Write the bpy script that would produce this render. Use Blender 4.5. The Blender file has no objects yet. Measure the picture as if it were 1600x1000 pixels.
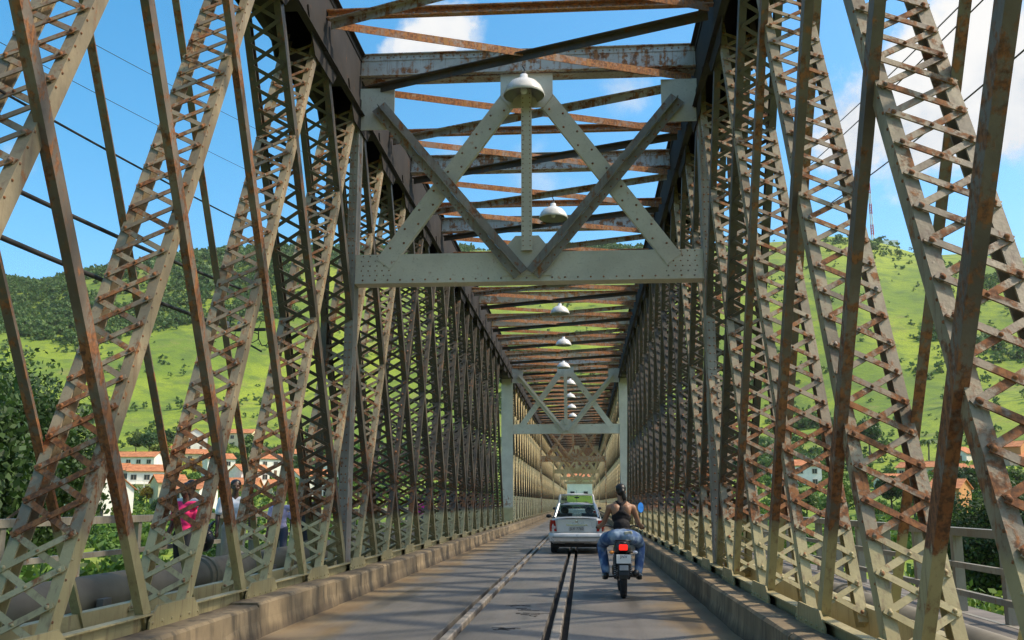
import bpy, bmesh, math, random
import numpy as np
from mathutils import Vector, Matrix, Euler, noise as mnoise

random.seed(7); np.random.seed(7)
R = math.radians
scene = bpy.context.scene
C = bpy.data.collections.new('place'); scene.collection.children.link(C)

# ------------------------------------------------------------------ camera, sky, sun, exposure
CX, CH = 0.905, 1.42
cam_d = bpy.data.cameras.new('camera'); cam_d.sensor_width = 36; cam_d.lens = 33.75
cam_d.clip_start = 0.1; cam_d.clip_end = 6000
cam = bpy.data.objects.new('camera', cam_d); C.objects.link(cam)
PITCH, YAW = R(10.758), R(4.195)
cam.location = (CX, 0, CH); cam.rotation_euler = (R(90) + PITCH, 0, YAW)
scene.camera = cam

SUN_EL, SUN_AZ = R(50), R(90)        # azimuth from +Y towards +X
sun_dir = Vector((math.sin(SUN_AZ) * math.cos(SUN_EL), math.cos(SUN_AZ) * math.cos(SUN_EL), math.sin(SUN_EL)))
w = bpy.data.worlds.new('World'); scene.world = w; w.use_nodes = True
nt = w.node_tree; nt.nodes.clear()
def N(nt, t, **k):
    n = nt.nodes.new(t)
    for a, b in k.items():
        setattr(n, a, b)
    return n
def L(nt, a, b): nt.links.new(a, b)
def MATH(nt, op, a, b=None, clamp=False):
    n = N(nt, 'ShaderNodeMath', operation=op, use_clamp=clamp)
    for i, v in enumerate((a, b)):
        if v is None: continue
        if isinstance(v, (int, float)): n.inputs[i].default_value = v
        else: L(nt, v, n.inputs[i])
    return n.outputs[0]
def RANGE(nt, v, a, b, c=0., d=1., smooth=True):
    n = N(nt, 'ShaderNodeMapRange', interpolation_type='SMOOTHSTEP' if smooth else 'LINEAR')
    L(nt, v, n.inputs[0])
    for i, x in zip((1, 2, 3, 4), (a, b, c, d)): n.inputs[i].default_value = x
    return n.outputs[0]
def MIX(nt, f, a, b, mode='MIX'):
    n = N(nt, 'ShaderNodeMix', data_type='RGBA', blend_type=mode)
    for i, v in ((0, f), (6, a), (7, b)):
        if isinstance(v, (int, float)): n.inputs[i].default_value = v
        elif isinstance(v, tuple): n.inputs[i].default_value = (*v[:3], 1)
        else: L(nt, v, n.inputs[i])
    return n.outputs[2]

def pix_dir(px, py, f=1500.):
    """world direction seen at a pixel of the 1600x1000 photograph"""
    v = Vector(((px - 800) / f, (500 - py) / f, -1))
    return (Euler((R(90) + PITCH, 0, YAW)).to_matrix() @ v).normalized()
def at(px, py, Y):
    d = pix_dir(px, py)
    return Vector((CX, 0, CH)) + d * (Y / d.y)

sky = N(nt, 'ShaderNodeTexSky', sky_type='NISHITA', sun_disc=False)
sky.sun_elevation = SUN_EL; sky.sun_rotation = SUN_AZ
sky.altitude = 50; sky.air_density = 1.0; sky.dust_density = 2.2; sky.ozone_density = 2.0
hs = N(nt, 'ShaderNodeHueSaturation'); L(nt, sky.outputs[0], hs.inputs['Color'])
hs.inputs['Hue'].default_value = .484; hs.inputs['Saturation'].default_value = 1.42; hs.inputs['Value'].default_value = 2.25
bg1 = N(nt, 'ShaderNodeBackground'); bg1.inputs[1].default_value = 0.14
L(nt, hs.outputs[0], bg1.inputs[0])
tc = N(nt, 'ShaderNodeTexCoord')
nz = N(nt, 'ShaderNodeTexNoise'); nz.inputs['Scale'].default_value = 9; nz.inputs['Detail'].default_value = 9
nz.inputs['Roughness'].default_value = .6
L(nt, tc.outputs['Generated'], nz.inputs['Vector'])
nz2 = N(nt, 'ShaderNodeTexNoise'); nz2.inputs['Scale'].default_value = 2.2; nz2.inputs['Detail'].default_value = 8
L(nt, tc.outputs['Generated'], nz2.inputs['Vector'])
clouds = [  # (px, py, radius in rad, density)
    (1530, 120, .085, 1), (1450, 150, .075, 1), (1390, 190, .06, 1), (1610, 130, .1, 1), (1340, 205, .06, 1), (1310, 225, .04, 1), (1440, 215, .06, 1), (1570, 170, .08, 1), (1480, 80, .05, 1),
    (690, 52, .034, .97), (665, 72, .030, .95), (640, 78, .020, .9), (725, 62, .022, .6), (615, 80, .014, .7), (715, 262, .035, .30), (975, 140, .035, .55), (30, 240, .022, .4),
    (1290, 180, .03, .5), (820, 290, .05, .35)]
mask = None
for px, py, rad, dens in clouds:
    d = pix_dir(px, py)
    dot = N(nt, 'ShaderNodeVectorMath', operation='DISTANCE')
    L(nt, tc.outputs['Generated'], dot.inputs[0]); dot.inputs[1].default_value = d
    dd = MATH(nt, 'ADD', dot.outputs['Value'], MATH(nt, 'MULTIPLY', MATH(nt, 'SUBTRACT', nz.outputs[0], .5), -(.035 + rad * 2.6) if dens > .6 else -rad * 4))
    m = RANGE(nt, dd, rad * 1.05, rad * (.42 if dens > .6 else .1), 0, dens)
    mask = m if mask is None else MATH(nt, 'MAXIMUM', mask, m)
gen = RANGE(nt, nz2.outputs[0], .56, .72, 0, .8)      # clouds over the rest of the sky
fwd = N(nt, 'ShaderNodeVectorMath', operation='DOT_PRODUCT'); L(nt, tc.outputs['Generated'], fwd.inputs[0])
fwd.inputs[1].default_value = pix_dir(800, 400)
away = RANGE(nt, fwd.outputs['Value'], .80, .62)
gen = MATH(nt, 'MULTIPLY', gen, away)
mask = MATH(nt, 'MAXIMUM', mask, gen)
cc = MIX(nt, RANGE(nt, nz.outputs[0], .3, .62), (.62, .70, .80), (1., .99, .97))
bg2 = N(nt, 'ShaderNodeBackground'); L(nt, cc, bg2.inputs[0]); bg2.inputs[1].default_value = 1.2
ms = N(nt, 'ShaderNodeMixShader'); L(nt, mask, ms.inputs[0]); L(nt, bg1.outputs[0], ms.inputs[1]); L(nt, bg2.outputs[0], ms.inputs[2])
wo = N(nt, 'ShaderNodeOutputWorld'); L(nt, ms.outputs[0], wo.inputs[0])

sd = bpy.data.lights.new('sun', 'SUN'); sd.energy = 5.0; sd.angle = R(2.6); sd.color = (1, .88, .70)
sun = bpy.data.objects.new('sun', sd); C.objects.link(sun)
sun.rotation_euler = sun_dir.to_track_quat('Z', 'Y').to_euler(); sun.location = (20, -20, 40)
vs = scene.view_settings; vs.view_transform = 'Standard'; vs.look = 'None'; vs.gamma = 1; vs.use_curve_mapping = False
vs.exposure = -0.26
HAZE = .00008
scene.cycles.max_bounces = 6; scene.cycles.use_denoising = True

# ------------------------------------------------------------------ helpers
class MB:
    def __init__(s): s.v = []; s.f = []; s.mi = []; s.cur = 0
    def add(s, vs, fs):
        b = len(s.v); s.v += [tuple(p) for p in vs]; s.f += [tuple(b + i for i in f) for f in fs]; s.mi += [s.cur] * len(fs)
    def box(s, c, d, rot=None):
        c = Vector(c); pts = []
        for x in (-.5, .5):
            for y in (-.5, .5):
                for z in (-.5, .5):
                    p = Vector((x * d[0], y * d[1], z * d[2]))
                    if rot: p = rot @ p
                    pts.append(c + p)
        s.add(pts, [(0, 1, 3, 2), (4, 6, 7, 5), (0, 4, 5, 1), (2, 3, 7, 6), (0, 2, 6, 4), (1, 5, 7, 3)])
    def bx(s, x0, x1, y0, y1, z0, z1): s.box(((x0 + x1) / 2, (y0 + y1) / 2, (z0 + z1) / 2), (x1 - x0, y1 - y0, z1 - z0))
    def bar(s, p0, p1, a, b, ref=(0, 0, 1), off=(0, 0)):
        """box from p0 to p1; a = size along the direction nearest ref, b = across; off shifts in (a,b)"""
        p0, p1 = Vector(p0), Vector(p1); w_ = (p1 - p0).normalized(); r = Vector(ref)
        u = (r - w_ * r.dot(w_)).normalized(); v = w_.cross(u)
        c = (p0 + p1) / 2 + u * off[0] + v * off[1]
        M = Matrix((u, v, w_)).transposed()
        s.box(c, (a, b, (p1 - p0).length), M)
    def tube(s, pts, rad, n=8, cap=True):
        pts = [Vector(p) for p in pts]
        if not isinstance(rad, (list, tuple)): rad = [rad] * len(pts)
        rings = []; up = Vector((0, 0, 1))
        for i, p in enumerate(pts):
            t = (pts[min(i + 1, len(pts) - 1)] - pts[max(i - 1, 0)]).normalized()
            r = Vector((1, 0, 0)) if abs(t.z) > .9 else up
            u = (r - t * r.dot(t)).normalized(); v = t.cross(u)
            rings.append([p + (u * math.cos(a) + v * math.sin(a)) * rad[i] for a in (2 * math.pi * k / n for k in range(n))])
        vs_ = [q for r_ in rings for q in r_]; fs = []
        for i in range(len(pts) - 1):
            for k in range(n):
                a, b = i * n + k, i * n + (k + 1) % n
                fs.append((a, b, b + n, a + n))
        if cap: fs += [tuple(range(n))[::-1], tuple((len(pts) - 1) * n + k for k in range(n))]
        s.add(vs_, fs)
    def lathe(s, prof, c=(0, 0, 0), n=24, axis='z'):
        vs_ = []
        for r, z in prof:
            for k in range(n):
                a = 2 * math.pi * k / n
                p = (r * math.cos(a), r * math.sin(a), z)
                if axis == 'x': p = (z, r * math.cos(a), r * math.sin(a))
                if axis == 'y': p = (r * math.cos(a), z, r * math.sin(a))
                vs_.append((p[0] + c[0], p[1] + c[1], p[2] + c[2]))
        fs = []
        for i in range(len(prof) - 1):
            for k in range(n):
                a, b = i * n + k, i * n + (k + 1) % n
                fs.append((a, b, b + n, a + n))
        s.add(vs_, fs)
    def dome(s, p, nrm, r=.016):
        p = Vector(p); nrm = Vector(nrm).normalized(); r0 = Vector((0, 0, 1)) if abs(nrm.z) < .8 else Vector((1, 0, 0))
        u = nrm.cross(r0).normalized(); v = nrm.cross(u); vs_ = []
        for q, h in ((1., 0.), (.7, .6)):
            for k in range(6):
                a = k * math.pi / 3
                vs_.append(p + (u * math.cos(a) + v * math.sin(a)) * r * q + nrm * r * h)
        vs_.append(p + nrm * r * .8)
        fs = [(k, (k + 1) % 6, 6 + (k + 1) % 6, 6 + k) for k in range(6)] + [(6 + k, 6 + (k + 1) % 6, 12) for k in range(6)]
        s.add(vs_, fs)
    def prism(s, poly, y0, y1):       # polygon in XZ extruded along Y
        n = len(poly)
        vs_ = [(x, y0, z) for x, z in poly] + [(x, y1, z) for x, z in poly]
        fs = [tuple(range(n)), tuple(range(n, 2 * n))[::-1]] + [(k, k + n, (k + 1) % n + n, (k + 1) % n) for k in range(n)]
        s.add(vs_, fs)
    def mesh(s, name, smooth=False):
        me = bpy.data.meshes.new(name); me.from_pydata(s.v, [], s.f)
        if smooth: me.polygons.foreach_set('use_smooth', [True] * len(me.polygons))
        if any(s.mi): me.polygons.foreach_set('material_index', s.mi)
        bm = bmesh.new(); bm.from_mesh(me); bmesh.ops.recalc_face_normals(bm, faces=bm.faces); bm.to_mesh(me); bm.free()
        me.update(); return me
    def build(s, name, m, parent=None, smooth=False, bevel=0, **k):
        return ob(name, s.mesh(name, smooth), m, parent, bevel=bevel, **k)

def ob(name, me, m=None, parent=None, loc=None, bevel=0, **props):
    o = bpy.data.objects.new(name, me); C.objects.link(o)
    if m is not None and not me.materials:
        for q in (m if isinstance(m, (list, tuple)) else [m]): me.materials.append(q)
    if parent: o.parent = parent
    if loc is not None: o.location = loc
    if bevel:
        b = o.modifiers.new('bevel', 'BEVEL'); b.width = bevel; b.segments = 2; b.limit_method = 'ANGLE'; b.angle_limit = R(40)
    for a, b in props.items(): o[a] = b
    return o
def thing(name, label, cat, loc=(0, 0, 0), rz=0, group=None):
    o = bpy.data.objects.new(name, None); C.objects.link(o); o.location = loc; o.rotation_euler = (0, 0, rz)
    o['label'] = label; o['category'] = cat
    if group: o['group'] = group
    return o
def tag(o, label, cat, group=None):
    o['label'] = label; o['category'] = cat
    if group: o['group'] = group
    return o
def copy_tree(o, parent=None):
    c = o.copy(); C.objects.link(c)
    if parent is not None: c.parent = parent
    for ch in o.children: copy_tree(ch, c)
    return c
def lerp(a, b, t): return Vector(a) + (Vector(b) - Vector(a)) * t

# ------------------------------------------------------------------ materials
def newmat(name):
    m = bpy.data.materials.new(name); m.use_nodes = True
    t = m.node_tree; b = t.nodes['Principled BSDF']; return m, t, b
def pmat(name, col, rough=.6, metal=0, var=.12, scale=6, bump=0, spec=None, coat=0):
    m, t, b = newmat(name)
    g = N(t, 'ShaderNodeTexCoord'); z = N(t, 'ShaderNodeTexNoise'); z.inputs['Scale'].default_value = scale; z.inputs['Detail'].default_value = 6
    L(t, g.outputs['Object'], z.inputs['Vector'])
    f = RANGE(t, z.outputs[0], .3, .7)
    c = MIX(t, f, tuple(x * (1 - var) for x in col), tuple(min(1, x * (1 + var)) for x in col))
    L(t, c, b.inputs['Base Color']); b.inputs['Metallic'].default_value = metal
    L(t, RANGE(t, z.outputs[0], .3, .7, max(0, rough - .06), min(1, rough + .06)), b.inputs['Roughness'])
    if coat: b.inputs['Coat Weight'].default_value = coat; b.inputs['Coat Roughness'].default_value = .04
    if bump:
        bp = N(t, 'ShaderNodeBump'); bp.inputs['Strength'].default_value = bump; bp.inputs['Distance'].default_value = .01
        L(t, z.outputs[0], bp.inputs['Height']); L(t, bp.outputs[0], b.inputs['Normal'])
    return m

def paint(name, rust=.5, pa=(.50, .47, .39), pb=(.33, .31, .26), band=True, shade=0., streak=True, glow=1.):
    """old grey-cream bridge paint over steel with rust breaking through"""
    m, t, b = newmat(name)
    g = N(t, 'ShaderNodeNewGeometry'); oi = N(t, 'ShaderNodeObjectInfo')
    off = N(t, 'ShaderNodeVectorMath', operation='ADD'); L(t, g.outputs['Position'], off.inputs[0])
    cmb = N(t, 'ShaderNodeCombineXYZ'); r_ = MATH(t, 'MULTIPLY', oi.outputs['Random'], 37.)
    L(t, r_, cmb.inputs[0]); L(t, r_, cmb.inputs[1]); L(t, cmb.outputs[0], off.inputs[1])
    P = off.outputs[0]
    def noise(sc, det=6, rough=.6, vec=P, stretch=None):
        if stretch:
            mp = N(t, 'ShaderNodeMapping'); L(t, vec, mp.inputs[0]); mp.inputs['Scale'].default_value = stretch; vec = mp.outputs[0]
        n = N(t, 'ShaderNodeTexNoise'); n.inputs['Scale'].default_value = sc; n.inputs['Detail'].default_value = det; n.inputs['Roughness'].default_value = rough
        L(t, vec, n.inputs['Vector']); return n.outputs[0]
    n1, n2, n3, n4 = noise(1.3), noise(5.5, 8, .68), noise(26, 4), noise(3.2, 5, .6, stretch=(6, 6, .5))
    G = lambda c: tuple(min(.8, q * glow) for q in c)  # rust tint scaled up as if light reached the steel
    base = MIX(t, RANGE(t, n1, .32, .68), pb, pa)
    base = MIX(t, RANGE(t, n3, .55, .75, 0, .35), base, (.20, .17, .13))
    sep = N(t, 'ShaderNodeSeparateXYZ'); L(t, g.outputs['Position'], sep.inputs[0]); z = sep.outputs[2]
    zz = MATH(t, 'ADD', z, MATH(t, 'MULTIPLY', MATH(t, 'SUBTRACT', n2, .5), .25))
    rn = MATH(t, 'ADD', MATH(t, 'MULTIPLY', n2, .55), MATH(t, 'ADD', MATH(t, 'MULTIPLY', n1, .25), MATH(t, 'MULTIPLY', n4, .2)))
    if band:   # foot mixed to yellowish cream, rust mask strongest just above
        foot = RANGE(t, zz, 1.26, 1.06)
        base = MIX(t, foot, base, MIX(t, RANGE(t, n1, .3, .7), (.37, .305, .14), (.50, .42, .21)))
        above = MATH(t, 'MULTIPLY', RANGE(t, zz, 1.08, 1.30), RANGE(t, zz, 2.9, 1.4))
        rn = MATH(t, 'ADD', rn, MATH(t, 'SUBTRACT', MATH(t, 'MULTIPLY', above, .065), MATH(t, 'MULTIPLY', foot, .07)))
    hi = .66 - .22 * rust
    mask = RANGE(t, rn, hi - .035, hi + .05)
    rc = MIX(t, RANGE(t, n3, .35, .65), G((.30, .115, .042)), G((.115, .055, .028)))
    rc = MIX(t, RANGE(t, n4, .5, .7), rc, G((.50, .20, .06)))
    col = MIX(t, mask, base, rc)
    if streak: col = MIX(t, RANGE(t, n4, .50, .72, 0, .55), col, (.16, .085, .045))
    if shade: col = MIX(t, shade, col, (.035, .033, .032))  # near-black mix paints shade into the colour
    L(t, col, b.inputs['Base Color'])
    L(t, RANGE(t, mask, 0, 1, .52 + .4 * (shade > .5), .92), b.inputs['Roughness'])
    if shade > .5: b.inputs['Specular IOR Level'].default_value = .12
    bp = N(t, 'ShaderNodeBump'); bp.inputs['Strength'].default_value = .5; bp.inputs['Distance'].default_value = .006
    L(t, MATH(t, 'ADD', n3, MATH(t, 'MULTIPLY', mask, .6)), bp.inputs['Height']); L(t, bp.outputs[0], b.inputs['Normal'])
    return m
M = {}
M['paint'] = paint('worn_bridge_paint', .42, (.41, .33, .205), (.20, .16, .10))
M['grimy_shaded'] = paint('grimy_shaded_bridge_paint', .40, (.095, .08, .052), (.042, .035, .025), shade=.1)  # muddy lower steel, plus shade painted onto the web between the first portals
M['cream'] = paint('sunlit_cream_paint', .30, (.80, .64, .34), (.66, .48, .22), band=False)  # brighter colour stands in for sunlight in the far spans
M['orange'] = paint('orange_rust_lit_frame', .72, (.66, .56, .40), (.5, .33, .18), band=False, glow=2.2, streak=False)  # rust brightened to imitate lit overhead steel further along
M['angle'] = paint('angle_brace_paint', .45, (.31, .285, .24), (.18, .16, .135), band=False)
M['lacing'] = paint('lacing_paint', .68, (.40, .32, .20), (.20, .155, .10))
M['tie'] = paint('tie_bar_paint', .66, (.22, .18, .135), (.115, .09, .068))
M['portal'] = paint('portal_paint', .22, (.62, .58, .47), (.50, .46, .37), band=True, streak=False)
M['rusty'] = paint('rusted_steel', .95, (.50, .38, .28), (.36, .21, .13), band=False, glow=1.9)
M['strut'] = paint('strut_paint', .62, (.5, .47, .41), (.36, .33, .28), band=False)
M['chord'] = paint('shaded_chord_paint', .25, (.10, .09, .08), (.05, .047, .044), band=False, shade=.75)  # blackened to paint in the shadow on the top chord
M['darklace'] = paint('shaded_lacing_paint', .45, (.13, .115, .085), (.07, .06, .045), shade=.35)  # darkened to paint the shade on down-facing members
M['rivet'] = paint('rivet_paint', .95, (.3, .27, .22), (.2, .17, .14))

def leafmat(name, a, b_, trans=.3, rnd=True):
    m, t, b = newmat(name)
    g = N(t, 'ShaderNodeNewGeometry'); c = MIX(t, g.outputs['Random Per Island'], a, b_)
    oi = N(t, 'ShaderNodeObjectInfo')
    h = N(t, 'ShaderNodeHueSaturation'); L(t, c, h.inputs['Color']); L(t, RANGE(t, oi.outputs['Random'], 0, 1, .8, 1.2, False), h.inputs['Value'])
    L(t, RANGE(t, oi.outputs['Random'], 0, 1, .485, .515, False), h.inputs['Hue'])
    L(t, h.outputs[0], b.inputs['Base Color']); b.inputs['Roughness'].default_value = .6
    tr = N(t, 'ShaderNodeBsdfTranslucent'); L(t, h.outputs[0], tr.inputs[0])
    mx = N(t, 'ShaderNodeMixShader'); mx.inputs[0].default_value = trans
    L(t, b.outputs[0], mx.inputs[1]); L(t, tr.outputs[0], mx.inputs[2])
    L(t, mx.outputs[0], t.nodes['Material Output'].inputs[0]); return m
M['leaf_dark'] = leafmat('dark_leaves', (.025, .06, .014), (.07, .14, .025))
M['leaf_mid'] = leafmat('green_leaves', (.05, .11, .015), (.15, .24, .03))
M['leaf_light'] = leafmat('yellow_green_leaves', (.12, .20, .02), (.28, .36, .05))
M['leaf_hill'] = leafmat('hillside_leaves', (.06, .12, .032), (.14, .21, .04))
M['flower'] = leafmat('orange_blossom', (.5, .22, .02), (.6, .45, .05))
M['bark'] = pmat('bark', (.11, .085, .06), .9, bump=.6, scale=14)

# ------------------------------------------------------------------ terrain
def skyline(az):      # az in degrees, + to the right of the bridge axis
    pts = [(-180, 5), (-95, 8), (-60, 10.5), (-34, 11.2), (-31, 11.3), (-28.2, 12.2), (-23.2, 13.6), (-19.6, 14.1), (-8, 14.7), (4, 14.6), (12, 14.6), (14.5, 14.65), (16.5, 14.3), (18.5, 13.6), (24.6, 12.5), (40, 11.5), (80, 8), (180, 5)]
    for (a, h), (b, k) in zip(pts, pts[1:]):
        if a <= az <= b: return h + (k - h) * (az - a) / (b - a)
    return 5
def sm(t): t = max(0, min(1, t)); return t * t * (3 - 2 * t)
def gz(x, y):
    dx, dy = x - CX, y; r = math.hypot(dx, dy); az = math.degrees(math.atan2(dx, dy))
    z = -6 + 2 * sm((r - 60) / 90) + 18 * sm((r - 140) / 280)
    crest = 1.42 + 860 * math.tan(R(skyline(az)))
    if r > 340:
        t = (r - 340) / 520
        z = 14 * (1 - sm(t * 3)) * 0 + z + (crest - 14) * (sm(t) * .75 + .25 * max(0, min(1, t)))
        if r > 860: z = crest - (r - 860) * .12
        k = sm((r - 340) / 150)
        z += k * 16 * mnoise.noise(Vector((x / 130, y / 130, 3))) * (1 - .93 * sm((r - 600) / 220)) + k * 4 * mnoise.noise(Vector((x / 35, y / 35, 8)))
    else: z += .7 * mnoise.noise(Vector((x / 25, y / 25, 1))) * sm((r - 15) / 30)
    return z
rs = [0.01] + [4 * 1.075 ** k for k in range(76)] + [1050, 1200, 1400]
rs = sorted(r for r in rs if r < 1450)
NA = 300; vs_, fs_ = [], []
for r in rs:
    for k in range(NA):
        a = 2 * math.pi * k / NA; x, y = CX + r * math.sin(a), r * math.cos(a)
        vs_.append((x, y, gz(x, y)))
for i in range(len(rs) - 1):
    for k in range(NA):
        a, b = i * NA + k, i * NA + (k + 1) % NA
        fs_.append((a, a + NA, b + NA, b))
me = bpy.data.meshes.new('terrain'); me.from_pydata(vs_, [], fs_); me.polygons.foreach_set('use_smooth', [True] * len(fs_))
m, t, b = newmat('hill_grass')
g = N(t, 'ShaderNodeNewGeometry')
def tn(sc, det=8, rough=.6):
    n = N(t, 'ShaderNodeTexNoise'); n.inputs['Scale'].default_value = sc; n.inputs['Detail'].default_value = det; n.inputs['Roughness'].default_value = rough
    L(t, g.outputs['Position'], n.inputs['Vector']); return n.outputs[0]
a1, a2, a3 = tn(.012), tn(.11), tn(1.2)
col = MIX(t, RANGE(t, a1, .38, .62), (.15, .225, .006), (.30, .36, .010))
col = MIX(t, RANGE(t, a2, .45, .66, 0, .7), col, (.075, .13, .014))
a4 = tn(.035, 9, .7)
col = MIX(t, RANGE(t, a4, .55, .66, 0, .6), col, (.26, .215, .06))
col = MIX(t, RANGE(t, a3, .35, .65, 0, .45), col, (.07, .12, .02))
L(t, col, b.inputs['Base Color']); b.inputs['Roughness'].default_value = .9
bp = N(t, 'ShaderNodeBump'); bp.inputs['Strength'].default_value = .8; bp.inputs['Distance'].default_value = 1.0
L(t, a2, bp.inputs['Height']); L(t, bp.outputs[0], b.inputs['Normal'])
ob('hills_and_river_bank', me, m, kind='structure')

# ------------------------------------------------------------------ foliage
def crown_arrays(rng, radius, clumps, leaves, leaf, flat=1.0, shell=.75):
    """random leaf-sized quads gathered in clumps through a crown"""
    d = rng.normal(size=(clumps, 3)); d /= np.linalg.norm(d, axis=1)[:, None]
    rr = rng.uniform(.25, 1, clumps) ** .5
    cc_ = d * rr[:, None] * np.array(radius) * .78
    cs = rng.uniform(.22, .42, clumps) * np.mean(radius)
    n = clumps * leaves
    ci = np.repeat(np.arange(clumps), leaves)
    e = rng.normal(size=(n, 3)); e /= np.linalg.norm(e, axis=1)[:, None]
    p = cc_[ci] + e * (cs[ci] * rng.uniform(shell, 1.05, n))[:, None] * np.array([1, 1, .75 * flat])
    nr = e + rng.normal(size=(n, 3)) * .55; nr /= np.linalg.norm(nr, axis=1)[:, None]
    u = np.cross(nr, rng.normal(size=(n, 3))); u /= np.linalg.norm(u, axis=1)[:, None]
    v = np.cross(nr, u); s = leaf * rng.uniform(.6, 1.4, n)[:, None]
    q = np.stack([p - u * s, p + v * s * .55, p + u * s, p - v * s * .55], 1)
    return q.reshape(-1, 3)
def quads_mesh(name, V):
    n = len(V) // 4; me = bpy.data.meshes.new(name)
    me.vertices.add(len(V)); me.vertices.foreach_set('co', V.astype(np.float32).ravel())
    me.loops.add(n * 4); me.loops.foreach_set('vertex_index', np.arange(n * 4, dtype=np.int32))
    me.polygons.add(n); me.polygons.foreach_set('loop_start', np.arange(0, n * 4, 4, dtype=np.int32))
    me.update(calc_edges=True); return me
rng = np.random.default_rng(11)
# woods on the hillside: one mass, thousands of crowns
protos = [crown_arrays(rng, (1, 1, .9), 7, 9, .27, shell=.5) for _ in range(6)]
parts_ = []; cnt = 0
def forest_density(x, y):
    dx, dy = x - CX, y; r = math.hypot(dx, dy); az = math.degrees(math.atan2(dx, dy))
    f = mnoise.noise(Vector((x / 95, y / 95, 5))) + .5 * mnoise.noise(Vector((x / 30, y / 30, 9)))
    dd = -.25 + f * 1.0
    if az < -17 and r > 560: dd += .95 * sm((r - 540) / 90)          # dark wood high on the left
    if -17 <= az < 3: dd += .6 * sm((r - 600) / 120)
    if 5 < az < 40 and 440 < r < 520: dd += .45                      # belt of trees on the right
    if r > 800: dd += .12
    if r < 420: dd += .30 * sm((430 - r) / 60)
    return dd
for _ in range(52000):
    a = R(random.uniform(-50, 44)); r = random.uniform(330, 875) if random.random() < .8 else random.uniform(330, 480)
    x, y = CX + r * math.sin(a), r * math.cos(a)
    dd = forest_density(x, y)
    if random.random() > (dd * 1.9 if dd > .05 else .05): continue
    s = random.uniform(1.8, 4.4) if dd > .3 else random.uniform(.8, 2.6)
    q = protos[cnt % 6] * s; an = random.uniform(0, 6.28); c_, s_ = math.cos(an), math.sin(an)
    q = np.stack([q[:, 0] * c_ - q[:, 1] * s_, q[:, 0] * s_ + q[:, 1] * c_, q[:, 2] * 1.05], 1) + np.array([x, y, gz(x, y) + s * .75])
    parts_.append(q); cnt += 1
    if cnt > 15000: break
ob('hillside_woodland', quads_mesh('woodland', np.concatenate(parts_)), M['leaf_hill'], kind='stuff',
   label='dark green woods and scattered bushes covering the hillside')

def trunk_mesh(h, r, lean=.05, limbs=5, seed=0):
    rg = random.Random(seed); mb = MB()
    top = (rg.uniform(-lean, lean) * h, rg.uniform(-lean, lean) * h, h)
    mb.tube([(0, 0, -1.0), (0, 0, 0), lerp((0, 0, 0), top, .5), top], [r * 1.3, r, r * .7, r * .35], 9)
    for k in range(limbs):
        a = 6.28 * k / limbs + rg.uniform(-.4, .4); s = lerp((0, 0, 0), top, rg.uniform(.45, .9))
        l = h * rg.uniform(.3, .5); e = s + Vector((math.cos(a) * l, math.sin(a) * l, l * .8))
        mb.tube([s, (s + e) / 2 + Vector((0, 0, -.05 * l)), e], [r * .4, r * .28, r * .1], 6)
    return mb.mesh('trunk', True)
TREE = {}
def tree_proto(key, H, rad, clumps, leaves, leaf, mat, seed):
    rg = np.random.default_rng(seed)
    cr = quads_mesh('crown', crown_arrays(rg, rad, clumps, leaves, leaf)); cr.materials.append(M[mat])
    tk = trunk_mesh(H - rad[2] * .9, max(.1, H * .028), seed=seed); tk.materials.append(M['bark'])
    TREE[key] = (cr, tk, H - rad[2])
tree_proto('big_dark', 12, (4.4, 4.4, 4.6), 140, 230, .125, 'leaf_dark', 1)
tree_proto('big_mid', 10, (3.8, 3.6, 3.8), 100, 200, .13, 'leaf_mid', 2)
tree_proto('town_dark', 8, (3.0, 3.0, 2.9), 34, 70, .34, 'leaf_dark', 3)
tree_proto('town_mid', 8, (3.2, 3.0, 2.8), 34, 70, .34, 'leaf_mid', 4)
tree_proto('town_light', 6, (2.6, 2.6, 2.3), 30, 70, .30, 'leaf_light', 5)
tree_proto('orange', 5, (2.0, 2.0, 1.7), 24, 60, .25, 'flower', 6)
def tree(key, x, y, z, s, label, name='tree', group=None, sz=1.):
    t_ = thing(name, label, 'tree', (x, y, z), random.uniform(0, 6.28), group); t_.scale = (s, s, s * sz)
    cr, tk, hz = TREE[key]
    ob('crown', cr, None, t_, (0, 0, hz)); ob('trunk', tk, None, t_)
    return t_
def bush(x, y, z, rad, clumps, leaves, leaf, mat, label, seed, group=None):
    rg = np.random.default_rng(seed)
    t_ = thing('bush', label, 'bush', (x, y, z), 0, group)
    me_ = quads_mesh('foliage', crown_arrays(rg, rad, clumps, leaves, leaf)); ob('foliage', me_, M[mat], t_, (0, 0, rad[2] * .55))
    mb = MB()
    for k in range(6):
        a = k * 1.05 + seed; mb.tube([(0, 0, -.6), (math.cos(a) * rad[0] * .3, math.sin(a) * rad[1] * .3, rad[2] * .5), (math.cos(a) * rad[0] * .6, math.sin(a) * rad[1] * .6, rad[2] * 1.1)], [.06, .04, .015], 5)
    mb.build('stems', M['bark'], t_, kind='stuff')
    return t_
def ray_ground(px, py, r0=60, r1=900):
    d = pix_dir(px, py); o = Vector((CX, 0, CH)); r = r0
    while r < r1:
        p = o + d * r
        if p.z < gz(p.x, p.y): return p
        r += 1.5
    return o + d * 300

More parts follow.
